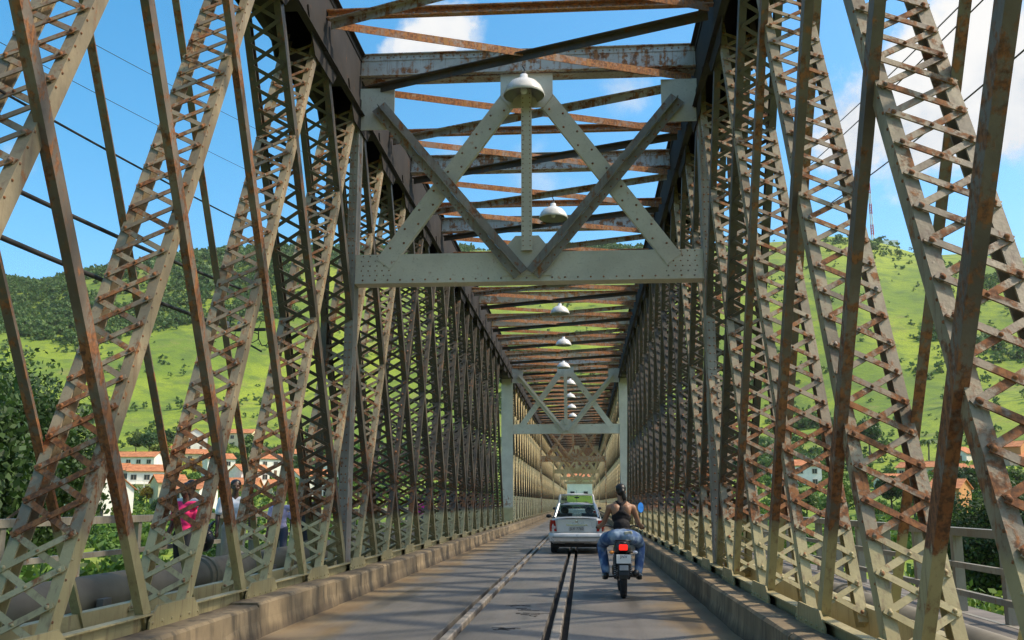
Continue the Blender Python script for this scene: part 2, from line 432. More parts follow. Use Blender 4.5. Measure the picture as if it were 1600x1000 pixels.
parts_ = []; cnt = 0
for _ in range(9000):
    a = R(random.uniform(-46, 40)); r = 55 + 290 * random.random() ** .7
    x, y = CX + r * math.sin(a), r * math.cos(a)
    if abs(x) < 11 or (r > 150 and random.random() < .45) or mnoise.noise(Vector((x / 26, y / 26, 2))) + .25 < random.uniform(-.3, .75): continue
    s = random.uniform(1.0, 2.4)
    q = protos[cnt % 6] * s + np.array([x, y, gz(x, y) + s * .45]); parts_.append(q); cnt += 1
ob('riverside_scrub', quads_mesh('scrub', np.concatenate(parts_)), M['leaf_mid'], kind='stuff', label='low green scrub covering the near bank between the trees and houses')

# ------------------------------------------------------------------ town
def wallmat(name, c): return pmat(name, c, .85, var=.08, scale=.8, bump=.1)
WALL = {k: wallmat('render_' + k, v) for k, v in dict(white=(.84, .79, .68), cream=(.72, .62, .38), blue=(.50, .62, .70), ochre=(.55, .26, .09), pink=(.62, .40, .30), grey=(.45, .44, .42)).items()}
def roofmat():
    m, t, b = newmat('terracotta_tiles')
    g = N(t, 'ShaderNodeTexCoord'); w_ = N(t, 'ShaderNodeTexWave'); w_.inputs['Scale'].default_value = 1.6; w_.bands_direction = 'X'
    L(t, g.outputs['Object'], w_.inputs['Vector'])
    z = N(t, 'ShaderNodeTexNoise'); z.inputs['Scale'].default_value = 1.1; z.inputs['Detail'].default_value = 7; L(t, g.outputs['Object'], z.inputs['Vector'])
    c = MIX(t, RANGE(t, z.outputs[0], .3, .7), (.42, .13, .045), (.66, .27, .10))
    c = MIX(t, RANGE(t, w_.outputs[1], .3, .9, 0, .35), c, (.22, .08, .04))
    L(t, c, b.inputs['Base Color']); b.inputs['Roughness'].default_value = .9
    bp = N(t, 'ShaderNodeBump'); bp.inputs['Strength'].default_value = .6; bp.inputs['Distance'].default_value = .06
    L(t, w_.outputs[1], bp.inputs['Height']); L(t, bp.outputs[0], b.inputs['Normal']); return m
M['roof'] = roofmat(); M['pane'] = pmat('dark_window_glass', (.03, .035, .04), .12, scale=1)
M['frame'] = pmat('window_frame', (.5, .42, .32), .6); M['door'] = pmat('wooden_door', (.16, .08, .04), .6)
M['doorblue'] = pmat('painted_door', (.10, .2, .3), .5)
tile_me = MB(); tile_me.bx(0, 1, 0, 1, 0, 1)
def house(px, py, wpx, storeys, wall, label, depth=8, gable='side', rz=0, chimney=False, roof_h=1.6, nwin=3, balcony=False):
    p = ray_ground(px, py); dist = (p - Vector((CX, 0, CH))).length; W = 1.02 * wpx / 1500 * dist
    h = storeys * 2.9 + .3; D = depth
    fa = math.atan2(-(p.x - CX), p.y)       # front faces the bridge
    t_ = thing('house', label, 'house', (p.x, p.y, p.z - .3), fa + R(rz))
    w_ = MB(); w_.bx(-W / 2, W / 2, 0, D, -2.5, h)
    if gable == 'front':
        w_.prism([(-W / 2, h), (W / 2, h), (0, h + roof_h)], 0, D)
    else:
        w_.add([(-W / 2, 0, h), (-W / 2, D, h), (-W / 2, D / 2, h + roof_h), (W / 2, 0, h), (W / 2, D, h), (W / 2, D / 2, h + roof_h)], [(0, 1, 2), (3, 5, 4), (0, 2, 5, 3), (1, 4, 5, 2), (0, 3, 4, 1)])
    w_.build('wall', WALL[wall], t_)
    rf = MB(); e = .55; th = .16
    if gable == 'front':
        sl = math.atan2(roof_h, W / 2); l = math.hypot(W / 2, roof_h) + e
        for s in (-1, 1):
            c = Vector((s * (W / 4 + e / 2 * math.cos(sl)), D / 2, h + roof_h / 2 - e / 2 * math.sin(sl) + th * .7))
            rf.box(c, (l, D + 2 * e * .7, th), Matrix.Rotation(s * sl, 3, 'Y'))
        rf.tube([(0, -e * .7, h + roof_h + th), (0, D + e * .7, h + roof_h + th)], .14, 8)
    else:
        sl = math.atan2(roof_h, D / 2); l = math.hypot(D / 2, roof_h) + e
        for s in (-1, 1):
            c = Vector((0, D / 2 + s * (D / 4 + e / 2 * math.cos(sl)), h + roof_h / 2 - e / 2 * math.sin(sl) + th * .7))
            rf.box(c, (W + 2 * e * .7, l, th), Matrix.Rotation(-s * sl, 3, 'X'))
        rf.tube([(-W / 2 - e * .7, D / 2, h + roof_h + th), (W / 2 + e * .7, D / 2, h + roof_h + th)], .14, 8)
    rfo = rf.build('roof', M['roof'], t_)
    if chimney:
        ch = MB(); ch.bx(W * .2, W * .2 + .7, D * .45, D * .45 + .7, h, h + roof_h + 1.1); ch.bx(W * .2 - .1, W * .2 + .8, D * .45 - .1, D * .45 + .8, h + roof_h + 1.103, h + roof_h + 1.25); ch.build('chimney', WALL['white'], rfo)
    for st in range(storeys):
        for k in range(nwin):
            x = -W / 2 + W * (k + .5) / nwin; z0 = st * 2.9 + 1.0
            if st == 0 and k == nwin // 2:
                d_ = MB(); d_.bx(x - .5, x + .5, -.05, -.005, .3, 2.4); d_.build('door', M['door'], t_); continue
            f = MB(); ww, hh = min(1.3, W / nwin * .55) / 2, 1.25
            for a in ((x - ww - .09, x - ww, z0, z0 + hh), (x + ww, x + ww + .09, z0, z0 + hh), (x - ww - .09, x + ww + .09, z0 + hh, z0 + hh + .1), (x - ww - .16, x + ww + .16, z0 - .1, z0), (x - .04, x + .04, z0, z0 + hh)):
                f.bx(a[0], a[1], -.10, -.004, a[2], a[3])
            fo = f.build('window', M['frame'], t_)
            pn = MB(); pn.bx(x - ww, x - .04, -.03, -.006, z0, z0 + hh); pn.bx(x + .04, x + ww, -.03, -.006, z0, z0 + hh); pn.build('pane', M['pane'], fo)
    if balcony:
        bb = MB(); bb.bx(-W / 2, W / 2, -1.4, -.004, 2.75, 2.9)
        for k in range(7): bb.bx(-W / 2 + (W - .2) * k / 6, -W / 2 + (W - .2) * k / 6 + .2, -1.38, -1.22, 2.903, 3.7)
        bb.bx(-W / 2, W / 2, -1.4, -1.2, 3.703, 3.85)
        for k in range(4): bb.bx(-W / 2 + (W - .25) * k / 3, -W / 2 + (W - .25) * k / 3 + .25, -1.38, -1.15, -2, 2.747)
        bb.build('balcony', WALL['white'], t_)
    return t_
HOUSES = [
 (176, 770, 44, 2, 'white', 'white house with three upper windows squeezed between the gable-fronted and hipped-roof houses', dict(nwin=3)),
 (268, 796, 40, 2, 'cream', 'cream house behind the orange blossom tree, partly hidden by the second diagonal', dict(nwin=2)),
 (345, 745, 40, 2, 'white', 'white two-storey house with narrow front directly above the black bag', dict(nwin=2)),
 (398, 770, 44, 2, 'white', 'white house with terracotta roof between the man in white and the youth in lavender', dict(nwin=3)),
 (448, 778, 44, 1, 'cream', 'low cream house behind the youth in lavender', dict(nwin=3)),
 (492, 780, 50, 2, 'white', 'white house low on the slope behind the dark lattice', dict(nwin=3)),
 (262, 716, 30, 1, 'white', 'tiny white house with orange roof highest above the balcony house', dict(nwin=2)),
 (1215, 742, 34, 1, 'white', 'small white house left of the stepped-roof house', dict(nwin=2)),
 (1408, 768, 40, 1, 'white', 'low white house with orange roof below the long cream house', dict(nwin=3)),
 (1545, 752, 36, 1, 'white', 'low white house right of the grey-walled house', dict(nwin=2)),
 (172, 812, 62, 2, 'white', 'white gable-fronted house with blue shaded side, lowest on the left bank', dict(gable='front', roof_h=3.2, nwin=2, depth=12)),
 (207, 742, 58, 2, 'white', 'white two-storey house with hipped terracotta roof below the green slope', dict(nwin=4)),
 (238, 772, 70, 2, 'white', 'long white house with terracotta roof, dark upper windows and balcony', dict(nwin=4, balcony=True, depth=9)),
 (240, 733, 40, 1, 'white', 'low white house whose roof ridge shows above the long balcony house', dict(nwin=3)),
 (304, 706, 34, 2, 'white', 'white gabled house with one dark attic window high above the orange flowering tree', dict(gable='front', roof_h=2.8, nwin=2)),
 (322, 722, 60, 1, 'cream', 'cream house with wide orange roof behind the lattice, uphill of the flowering tree', dict(nwin=4)),
 (285, 812, 46, 2, 'white', 'white house behind the pedestrian in pink', dict(nwin=2)),
 (374, 700, 34, 2, 'cream', 'cream house with small windows highest on the slope behind the white-shirted man', dict(nwin=3)),
 (366, 775, 60, 1, 'ochre', 'low ochre house with broad orange roof beside the white-shirted man', dict(nwin=3)),
 (430, 745, 50, 2, 'white', 'white house with terracotta roof seen between the second and third lattice diagonals', dict(nwin=3)),
 (470, 735, 40, 2, 'cream', 'cream house with chimney above the pedestrian in lavender', dict(nwin=2, chimney=True)),
 (520, 752, 55, 2, 'white', 'white house with bright wall behind the dark lattice left of the first portal', dict(nwin=3)),
 (1196, 722, 36, 1, 'ochre', 'small ochre house with steep orange roof right of the first portal', dict(nwin=2, roof_h=2.4)),
 (1252, 760, 62, 2, 'white', 'white house with chimney and stepped orange roofs on the right bank', dict(nwin=3, chimney=True, gable='side', rz=18)),
 (1290, 738, 40, 1, 'white', 'small white house with orange roof just above the stepped-roof house', dict(nwin=2)),
 (1432, 745, 54, 1, 'cream', 'long low cream house with overhanging orange roof below the palm tree', dict(nwin=4)),
 (1492, 722, 34, 1, 'white', 'white walled house with slanting roofline between the dark tie bars on the right', dict(nwin=2, gable='front', roof_h=2.2)),
 (1500, 772, 34, 2, 'grey', 'narrow grey-walled house with rusty red roof under the slanting-roof house', dict(nwin=2)),
 (1478, 812, 40, 2, 'ochre', 'ochre house with painted door, lowest above the right railing', dict(nwin=2)),
 (1568, 726, 46, 2, 'ochre', 'orange brick house with double roof and one large framed window at the right edge', dict(nwin=1, roof_h=1.8)),
 (1598, 728, 34, 1, 'pink', 'pink house cut by the right edge beside the orange brick house', dict(nwin=2)),
]
hr_ = random.Random(5)
for px, py, wp, st, wl, lb, kw in HOUSES:
    kw.setdefault('rz', hr_.uniform(-28, 28)); house(px, py, wp, st, wl, lb, **kw)

TREES = [
 ('town_dark', 232, 716, 30, 'dark round tree above the long balcony house on the left bank'),
 ('town_mid', 212, 712, 26, 'mid green tree touching the hipped-roof house'),
 ('town_dark', 256, 712, 30, 'dark tree at the foot of the grass slope, between two tie bars'),
 ('town_light', 250, 725, 26, 'pale yellow-green tree in front of the dark pair on the left slope'),
 ('orange', 228, 790, 20, 'tree covered in orange blossom in front of the balcony house'),
 ('orange', 300, 750, 24, 'yellow-orange flowering tree seen through the second laced diagonal'),
 ('town_mid', 300, 790, 36, 'green tree behind the pedestrian in pink'),
 ('town_light', 345, 732, 30, 'yellow-green tree left of the white-shirted man'),
 ('town_mid', 392, 735, 40, 'green tree between the cream house and the third laced diagonal'),
 ('town_mid', 160, 810, 30, 'green tree against the white gable-fronted house'),
 ('town_light', 185, 822, 22, 'yellow-green shrubby tree at the foot of the gable-fronted house'),
 ('town_dark', 250, 815, 26, 'dark tree beside the railing below the orange blossom'),
 ('town_dark', 500, 720, 46, 'dark tree behind the lattice left of the first portal'),
 ('town_mid', 560, 780, 60, 'broad green tree low behind the first portal post'),
 ('town_light', 450, 800, 40, 'yellow-green tree behind the pedestrian in lavender'),
 ('town_dark', 620, 770, 60, 'dark tree behind the dense lattice between the two portals'),
 ('town_mid', 1165, 745, 40, 'green tree behind the lattice right of the rider'),
 ('town_light', 1212, 790, 26, 'light green tree below the small ochre house'),
 ('town_mid', 1262, 815, 34, 'green tree in front of the stepped-roof white house'),
 ('town_light', 1325, 800, 34, 'light green tree between two tie bars on the right'),
 ('town_dark', 1395, 806, 46, 'dark tree left of the cream house'),
 ('town_dark', 1430, 810, 44, 'dark rounded tree below the long cream house'),
 ('town_dark', 1512, 800, 50, 'dark tree between the grey and ochre houses'),
 ('town_light', 1484, 752, 26, 'small yellow-green tree below the slanting-roof house'),
 ('town_dark', 1548, 790, 34, 'dark tree in front of the orange brick house'),
 ('town_mid', 1592, 800, 44, 'green tree at the right edge below the pink house'),
 ('town_dark', 1360, 715, 44, 'dark tree standing above the roofs right of the mast line'),
 ('town_mid', 1300, 720, 40, 'mid green tree above the small white house'),
]
for key, px, py, hp, lb in TREES:
    p = ray_ground(px, py); dist = (p - Vector((CX, 0, CH))).length
    H0 = {'town_dark': 8, 'town_mid': 8, 'town_light': 6, 'orange': 5}[key]
    tree(key, p.x, p.y, p.z, max(.6, hp * 1.35 / 1500 * dist / H0), lb)
tree('big_dark', -19.5, 26, -6, 1.10, 'large dark leafy tree at the left edge beyond the walkway railing')
tree('big_dark', -31, 52, -5.8, 1.3, 'second large dark tree behind the one at the left edge')
tree('big_mid', -24, 36, -6.3, .82, 'round green tree behind the railing, right of the large dark tree')
tree('big_mid', 24, 44, -5.5, .80, 'green tree beyond the right railing with lit top')
tree('big_dark', 20, 46, -6, .72, 'dark green tree beyond the right railing behind the dark tie bar')
bs = [(-9.8, 18, 2.9), (-9.8, 22, 2.8), (-9.6, 26, 2.9), (-10.4, 31, 2.9), (-12.2, 36, 3.3), (-11.5, 43, 3.1), (-9.4, 14.5, 2.7)]
bl = ['leafy green bush just outside the left railing, nearest of its row but one', 'leafy bush behind the left railing post near the pipe', 'tall bush outside the left railing level with the man in white', 'bush outside the left railing level with the first portal', 'broad bush beyond the left walkway past the first portal', 'farthest bush of the row along the left walkway', 'nearest bush of the row along the left railing']
for k, (x, y, r_) in enumerate(bs):
    bush(x, y, -3.6 - .1 * k, (r_ * .8, r_ * .9, r_), 46, 90, .10, ['leaf_mid', 'leaf_dark', 'leaf_light'][k % 3 if k != 1 else 0], bl[k], 40 + k, 'bushes along the left walkway')
bs = [(9.2, 19, 2.3), (8.6, 16, 2.0), (10.8, 24, 2.4), (11.5, 31, 2.5), (8.2, 12.8, 1.9)]
bl = ['yellow-green bush seen through the right railing between two posts', 'small bush beyond the right railing behind the laced diagonal', 'light green bush set back from the right railing', 'farthest bush along the right railing', 'nearest low bush under the right railing']
for k, (x, y, r_) in enumerate(bs):
    bush(x, y, -4.2, (r_, r_, r_), 46, 90, .10, ['leaf_light', 'leaf_mid'][k % 2], bl[k], 60 + k, 'bushes along the right walkway')
# palm above the long cream house
p = ray_ground(1452, 725); dist = (p - Vector((CX, 0, CH))).length
t_ = thing('palm_tree', 'palm tree with drooping fronds above the long cream house', 'palm tree', p)
mb = MB(); mb.tube([(0, 0, -1), (.1, 0, 3), (.4, 0, 7)], [.35, .26, .2], 8); mb.build('trunk', M['bark'], t_)
fr = MB()
for k in range(14):
    a = k * .449; c = Vector((.4, 0, 7)); l = 4.2
    for i in range(7):
        t0, t1 = i / 7, (i + 1) / 7
        f = lambda q: c + Vector((math.cos(a) * l * q, math.sin(a) * l * q, 1.4 * math.sin(q * 2.9) - 1.6 * q * q + (k % 3) * .5 * q))
        p0, p1 = f(t0), f(t1); sd_ = Vector((-math.sin(a), math.cos(a), 0)); w0 = .75 * math.sin(math.pi * (t0 * .9 + .1)); w1 = .75 * math.sin(math.pi * (t1 * .9 + .1))
        fr.add([p0, p1, p1 + sd_ * w1 + Vector((0, 0, -.5 * w1)), p0 + sd_ * w0 + Vector((0, 0, -.5 * w0)), p1 - sd_ * w1 + Vector((0, 0, -.5 * w1)), p0 - sd_ * w0 + Vector((0, 0, -.5 * w0))], [(0, 1, 2, 3), (1, 0, 5, 4)])
fr.build('fronds', M['leaf_mid'], t_)

# transmitter mast on the hill crest
d_ = pix_dir(1364, 376); d_ = Vector((d_.x, d_.y, 0)).normalized(); mp_ = Vector((CX, 0, 0)) + d_ * 852; mp_.z = gz(mp_.x, mp_.y); dist = 880
t_ = thing('radio_mast', 'slender red and white radio mast on the hill crest', 'radio mast', mp_)
M['red'] = pmat('mast_red', (.55, .08, .05), .5, scale=1); M['mwhite'] = pmat('mast_white', (.8, .8, .8), .5, scale=1)
seg = 110 / 1500 * dist / 7
for k in range(7):
    mb = MB(); w0 = 1.0 - .07 * k
    for sx in (-1, 1):
        for sy in (-1, 1): mb.tube([(sx * w0, sy * w0, k * seg - (3 if k == 0 else 0)), (sx * (w0 - .07), sy * (w0 - .07), (k + 1) * seg)], .30, 5)
    for j in range(4):
        z0, z1 = (k + j / 4) * seg, (k + (j + 1) / 4) * seg
        for sx in (-1, 1):
            mb.tube([(sx * w0, -w0, z0), (sx * w0, w0, z1)], .09, 4); mb.tube([(-w0, sx * w0, z0), (w0, sx * w0, z1)], .09, 4)
    mb.build('mast_section', M['red' if k % 2 else 'mwhite'], t_)
mb = MB(); mb.tube([(0, 0, 7 * seg), (0, 0, 7 * seg + 4)], .12, 6); mb.build('aerial', M['red'], t_)
mb = MB(); mb.bx(-14, -8, -3, 3, -3, 3); mb.bx(6, 20, -3, 4, -3, 3.5); tag(mb.build('hut', M['mwhite']), 'pair of white equipment huts beside the radio mast', 'hut').location = mp_

# ------------------------------------------------------------------ road deck
XI, T = 2.985, .53; XO = XI + T        # inner and outer truss planes
PAN, Y0 = 2.45, 16.35
m, t, b = newmat('worn_concrete_road')
g = N(t, 'ShaderNodeNewGeometry'); sp = N(t, 'ShaderNodeSeparateXYZ'); L(t, g.outputs['Position'], sp.inputs[0])
def rn_(sc, det=6, st=(1, 1, 1)):
    mp = N(t, 'ShaderNodeMapping'); L(t, g.outputs['Position'], mp.inputs[0]); mp.inputs['Scale'].default_value = st
    n = N(t, 'ShaderNodeTexNoise'); n.inputs['Scale'].default_value = sc; n.inputs['Detail'].default_value = det; L(t, mp.outputs[0], n.inputs['Vector']); return n.outputs[0]
n1, n2, n3, n4 = rn_(.8, 8), rn_(40, 4), rn_(2.2, 7, (1, .35, 1)), rn_(1.4, 6, (1.6, .16, 1))
col = MIX(t, RANGE(t, n1, .3, .7), (.125, .115, .10), (.20, .18, .155))
col = MIX(t, RANGE(t, n2, .4, .7, 0, .4), col, (.08, .08, .08))
ax = MATH(t, 'ABSOLUTE', sp.outputs[0])
dust = MATH(t, 'ADD', RANGE(t, ax, 1.2, 2.55), MATH(t, 'MULTIPLY', MATH(t, 'SUBTRACT', n3, .5), 1.6))
col = MIX(t, RANGE(t, dust, .3, .95, 0, .85), col, MIX(t, RANGE(t, n1, .35, .65), (.19, .125, .06), (.28, .20, .10)))
col = MIX(t, RANGE(t, n4, .57, .66, 0, .55), col, (.055, .05, .045))
L(t, col, b.inputs['Base Color'])
L(t, RANGE(t, n4, .35, .62, .62, .36), b.inputs['Roughness'])
bp = N(t, 'ShaderNodeBump'); bp.inputs['Strength'].default_value = .5; bp.inputs['Distance'].default_value = .006
L(t, MATH(t, 'ADD', n2, MATH(t, 'MULTIPLY', n1, 2.)), bp.inputs['Height']); L(t, bp.outputs[0], b.inputs['Normal'])
M['road'] = m
M['kerb'] = pmat('kerb_concrete', (.22, .165, .095), .9, var=.35, scale=2.2, bump=.8)
t = M['kerb'].node_tree; b = t.nodes['Principled BSDF']; base_ = b.inputs['Base Color'].links[0].from_socket
g = N(t, 'ShaderNodeNewGeometry'); sp = N(t, 'ShaderNodeSeparateXYZ'); L(t, g.outputs['Position'], sp.inputs[0])
mp = N(t, 'ShaderNodeMapping'); L(t, g.outputs['Position'], mp.inputs[0]); mp.inputs['Scale'].default_value = (3, 3, .5)
n1 = N(t, 'ShaderNodeTexNoise'); n1.inputs['Scale'].default_value = 2.4; n1.inputs['Detail'].default_value = 9; n1.inputs['Roughness'].default_value = .7; L(t, mp.outputs[0], n1.inputs['Vector'])
gr = MIX(t, RANGE(t, n1.outputs[0], .47, .66, 0, .75), base_, (.06, .05, .035))
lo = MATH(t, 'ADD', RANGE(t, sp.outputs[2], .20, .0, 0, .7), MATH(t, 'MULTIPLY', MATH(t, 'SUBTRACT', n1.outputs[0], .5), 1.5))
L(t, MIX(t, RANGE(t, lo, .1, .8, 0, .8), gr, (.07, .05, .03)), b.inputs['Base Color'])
M['deck'] = pmat('deck_concrete', (.16, .14, .12), .9, var=.3, scale=2, bump=.4)
M['rail'] = pmat('worn_rail_steel', (.30, .265, .22), .5, metal=.3, var=.3, scale=5)
M['groove'] = pmat('groove_grime', (.02, .018, .016), .95)
YE = 236
mb = MB(); mb.bx(-XI + .02, XI - .02, -12, YE, -.5, -.10); deck = mb.build('road_deck', M['groove'], kind='structure')
RX = (-.60, .575)        # the two rails
edges = [-2.62, RX[0] - .115, RX[0] + .115, RX[1] - .14, RX[1] + .14, 2.62]
y = -10.
rg = random.Random(3)
while y < YE - 1:
    for a, b_ in ((0, 1), (2, 3), (4, 5)):
        mb = MB(); mb.box(((edges[a] + edges[b_]) / 2, y + 2.45, -.05 + rg.uniform(-.002, .002)), (edges[b_] - edges[a], 4.885, .098)); mb.build('road_slab', M['road'], deck, bevel=.006)
    y += 4.9
for x0, hw in ((RX[0], .046), (RX[1], .055)):
    mb = MB()
    ys = [-12 + 1.0 * k for k in range(int(YE + 12))]
    prof = [(-hw, -.09), (-hw, -.006), (-hw * .75, .003), (hw * .75, .003), (hw, -.006), (hw, -.09)]
    vs_ = []; fs_ = []
    for i, yy in enumerate(ys):
        o_ = .010 * mnoise.noise(Vector((x0 * 7, yy / 2.3, 0)))
        vs_ += [(x0 + px_ + o_, yy, pz_) for px_, pz_ in prof]
        if i:
            for k in range(5): fs_.append((6 * (i - 1) + k, 6 * (i - 1) + k + 1, 6 * i + k + 1, 6 * i + k))
    mb.add(vs_, fs_); mb.build('tram_rail', M['rail'], kind='structure')
# crack patches in the middle strip (thin broken surface)
mb = MB()
for cx, cy, w_, l_ in ((-.05, 13.6, .30, .32), (.12, 12.9, .22, .2), (-.12, 11.4, .13, .18), (.1, 24.5, .2, .3)):
    for k in range(5):
        q = [(cx + rg.uniform(-w_, w_) * .5, cy + rg.uniform(-l_, l_))]
        for _ in range(5): q.append((q[-1][0] + rg.uniform(-.02, .10), q[-1][1] + rg.uniform(-.06, .06)))
        for (xa, ya), (xb, yb) in zip(q, q[1:]): mb.bar((xa, ya, .0005), (xb, yb, .0005), .018 + rg.random() * .02, .003, ref=(0, 1, 0))
mb.build('road_cracks', M['groove'], kind='structure')
# kerbs in cast blocks
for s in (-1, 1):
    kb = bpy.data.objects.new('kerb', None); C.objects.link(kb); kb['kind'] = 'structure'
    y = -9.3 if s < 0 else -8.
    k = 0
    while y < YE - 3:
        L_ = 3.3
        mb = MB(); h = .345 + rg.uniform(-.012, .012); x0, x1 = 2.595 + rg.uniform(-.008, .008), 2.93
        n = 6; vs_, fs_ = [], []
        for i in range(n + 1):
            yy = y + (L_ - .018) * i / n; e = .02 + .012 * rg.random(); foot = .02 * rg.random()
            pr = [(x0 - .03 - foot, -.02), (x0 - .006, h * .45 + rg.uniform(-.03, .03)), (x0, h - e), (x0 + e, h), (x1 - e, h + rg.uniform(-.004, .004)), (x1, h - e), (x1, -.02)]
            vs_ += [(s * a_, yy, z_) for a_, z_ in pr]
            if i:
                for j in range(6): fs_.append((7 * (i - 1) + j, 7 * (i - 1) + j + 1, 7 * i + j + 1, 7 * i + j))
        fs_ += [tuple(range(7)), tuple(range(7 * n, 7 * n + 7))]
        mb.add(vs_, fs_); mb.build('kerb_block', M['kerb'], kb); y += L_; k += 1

# ------------------------------------------------------------------ the bridge
bridge = thing('truss_bridge', 'rusty grey-cream steel lattice truss bridge carrying the road and rails', 'bridge')
ZB, ZT = .5, 8.3          # visible foot and head of the web members
CB, CT = 8.15, 9.28       # top chord
nodes = [Y0 + PAN * k for k in range(-10, 88)]
def seen(y): return -9 < y < 236
# chords
for s in (-1, 1):
    for nm, z0, z1, mt in (('top_chord', CB, CT, 'chord'), ('bottom_chord', -.25, .46, 'grimy_shaded')):
        mb = MB()
        for x in (XI - .012, XO + .012): mb.bx(*sorted((s * x - .012, s * x + .012)), -9, YE, z0, z1)
        if nm == 'top_chord':
            mb.bx(*sorted((s * (XI - .08), s * (XO + .08))), -9, YE, z1 + .002, z1 + .024)
            for x in (XI - .012, XO + .012):
                sg = -1 if x < 3.2 else 1
                mb.bx(*sorted((s * (x + sg * .013), s * (x + sg * .10))), -9, YE, z0, z0 + .016)
                mb.bx(*sorted((s * (x + sg * .013), s * (x + sg * .10))), -9, YE, z1 - .016, z1)
                mb.bx(*sorted((s * (x + sg * .013), s * (x + sg * .03))), -9, YE, z0 + .018, z0 + .11)
                mb.bx(*sorted((s * (x + sg * .013), s * (x + sg * .03))), -9, YE, z1 - .11, z1 - .018)
        else:
            for x in (XI - .012, XO + .012):
                sg = -1 if x < 3.2 else 1
                mb.bx(*sorted((s * (x + sg * .013), s * (x + sg * .09))), -9, YE, z1 - .014, z1)
            mb.bx(*sorted((s * XI, s * XO)), -9, YE, z0 - .02, z0 - .002)
        mb.build(nm, M[mt], bridge)
# batten plates under the top chord, shared mesh
bat = MB(); bat.bx(-T / 2 - .09, T / 2 + .09, -.62, .62, CB - .018, CB - .002); bat = bat.mesh('chord_batten'); bat.materials.append(M['chord'])
gus = MB(); gus.prism([(-.012, 0), (.012, 0), (.012, .01), (-.012, .01)], 0, .01)
def gusset_mesh(top):
    mb = MB()
    if top: poly = [(-.95, CB + .3), (.95, CB + .3), (.80, CB + .05), (.50, 7.88), (-.50, 7.88), (-.80, CB + .05)]
    else: poly = [(-.55, .05), (.55, .05), (.55, .40), (.40, .52), (-.40, .52), (-.55, .40)]
    n = len(poly); vs_ = [(-.009, a, b_) for a, b_ in poly] + [(.009, a, b_) for a, b_ in poly]
    mb.add(vs_, [tuple(range(n)), tuple(range(n, 2 * n))[::-1]] + [(k, (k + 1) % n, (k + 1) % n + n, k + n) for k in range(n)])
    if not top:
        for a in (-.5, -.3, -.1, .1, .3, .5):
            for z_ in (.12, .38): 
                for q in (-1, 1): mb.dome((q * .009, a, z_), (q, 0, 0), .018)
    return mb.mesh('gusset_plate')
GT, GB = gusset_mesh(True), gusset_mesh(False)
GT.materials.append(M['chord']); GB.materials.append(M['grimy_shaded'])

LW = .145     # in-plane width of a laced member
def laced(s, p0, p1, mat, mlace, rivets):
    """channels + lacing between inner and outer truss plane. p0/p1 = (y,z) foot/head"""
    a, b_ = Vector((0, *p0)), Vector((0, *p1)); ln = (b_ - a).length; w_ = (b_ - a) / ln
    v = Vector((0, -w_.z, w_.y))        # in-plane normal (towards the camera side)
    ch = MB()
    for x, q in ((XI, 1), (XO, -1)):     # q = direction of the channel flanges (inward of the member)
        c0, c1 = a + Vector((s * x, 0, 0)), b_ + Vector((s * x, 0, 0))
        ch.bar(c0, c1, LW, .016, ref=v, off=(0, 0))
        for k in (-1, 1):
            o_ = v * (k * (LW / 2 - .008)) + Vector((s * q * (.008 + .039), 0, 0))
            ch.bar(c0 + o_, c1 + o_, .016, .078, ref=v)
    lac_front, lac_back = [], []
    per, rise = .285, .285; n = int((ln - .1) / per)
    xa, xb = XI + .03, XO - .03
    for side, lst in ((1, lac_front), (-1, lac_back)):
        for i in range(n):
            z0 = .08 + per * i; z1 = z0 + rise
            for k, (u0, u1) in enumerate(((xa, xb), (xb, xa))):
                if side < 0: continue
                if side < 0 and i % 2: u0, u1 = u1, u0
                h = LW / 2 + (.008 if k == 0 else .020)
                q0 = a + w_ * z0 + v * side * h + Vector((s * u0, 0, 0)); q1 = a + w_ * z1 + v * side * h + Vector((s * u1, 0, 0))
                lst.append((q0, q1, v))
    rv = None
    if rivets:
        rv = MB()
        for q0, q1, vv in lac_front:
            for f in (.03, .97): rv.dome(lerp(q0, q1, f) + vv * .006, vv, .020)
        for q0, q1, vv in lac_front[::2]: rv.dome(lerp(q0, q1, .5) + vv * .018, vv, .016)
        for x in (XI,):
            for i in range(int(ln / .16)):
                rv.dome(a + w_ * (.1 + .16 * i) + Vector((s * (x - .008), 0, 0)) + v * .055, (-s, 0, 0), .013)
        rv = rv.mesh('rivets', True); rv.materials.append(M['rivet'])
    chm = ch.mesh('laced_diagonal'); chm.materials.append(M[mat])
    lm = MB()
    for q0, q1, vv in lac_front + lac_back: lm.bar(q0, q1, .011, .050, ref=vv)
    lm = lm.mesh('lacing'); lm.materials.append(M[mlace])
    bk = MB()
    for q0, q1, vv in lac_back: bk.bar(q0, q1, .011, .050, ref=vv)
    bk = bk.mesh('lacing'); bk.materials.append(M[mlace])
    bars = []
    for q0, q1, vv in lac_front:
        x = MB(); c = (q0 + q1) / 2; w2 = (q1 - q0); x.bar(q0 - w2.normalized() * .025, q1 + w2.normalized() * .025, .011, .052, ref=vv); bars.append(x)
    return chm, lm, rv, bk, bars, lac_front
def tie_mesh(s, p0, p1):
    out = []
    for x, q in ((XI - .05, 1), (XO + .05, -1)):
        mb = MB(); a, b_ = Vector((s * x, *p0)), Vector((s * x, *p1)); w_ = (b_ - a).normalized(); v = Vector((0, -w_.z, w_.y))
        mb.bar(a, b_, .13, .018, ref=v)
        o_ = v * .056 + Vector((s * q * .040, 0, 0)); mb.bar(a + o_, b_ + o_, .018, .062, ref=v)
        me_ = mb.mesh('tie_bar'); me_.materials.append(M['tie']); out.append(me_)
    return out
LD = {s: laced(s, (.42, .30), (4.25, 8.35), 'paint', 'lacing', True) for s in (-1, 1)}       # rises away from the camera
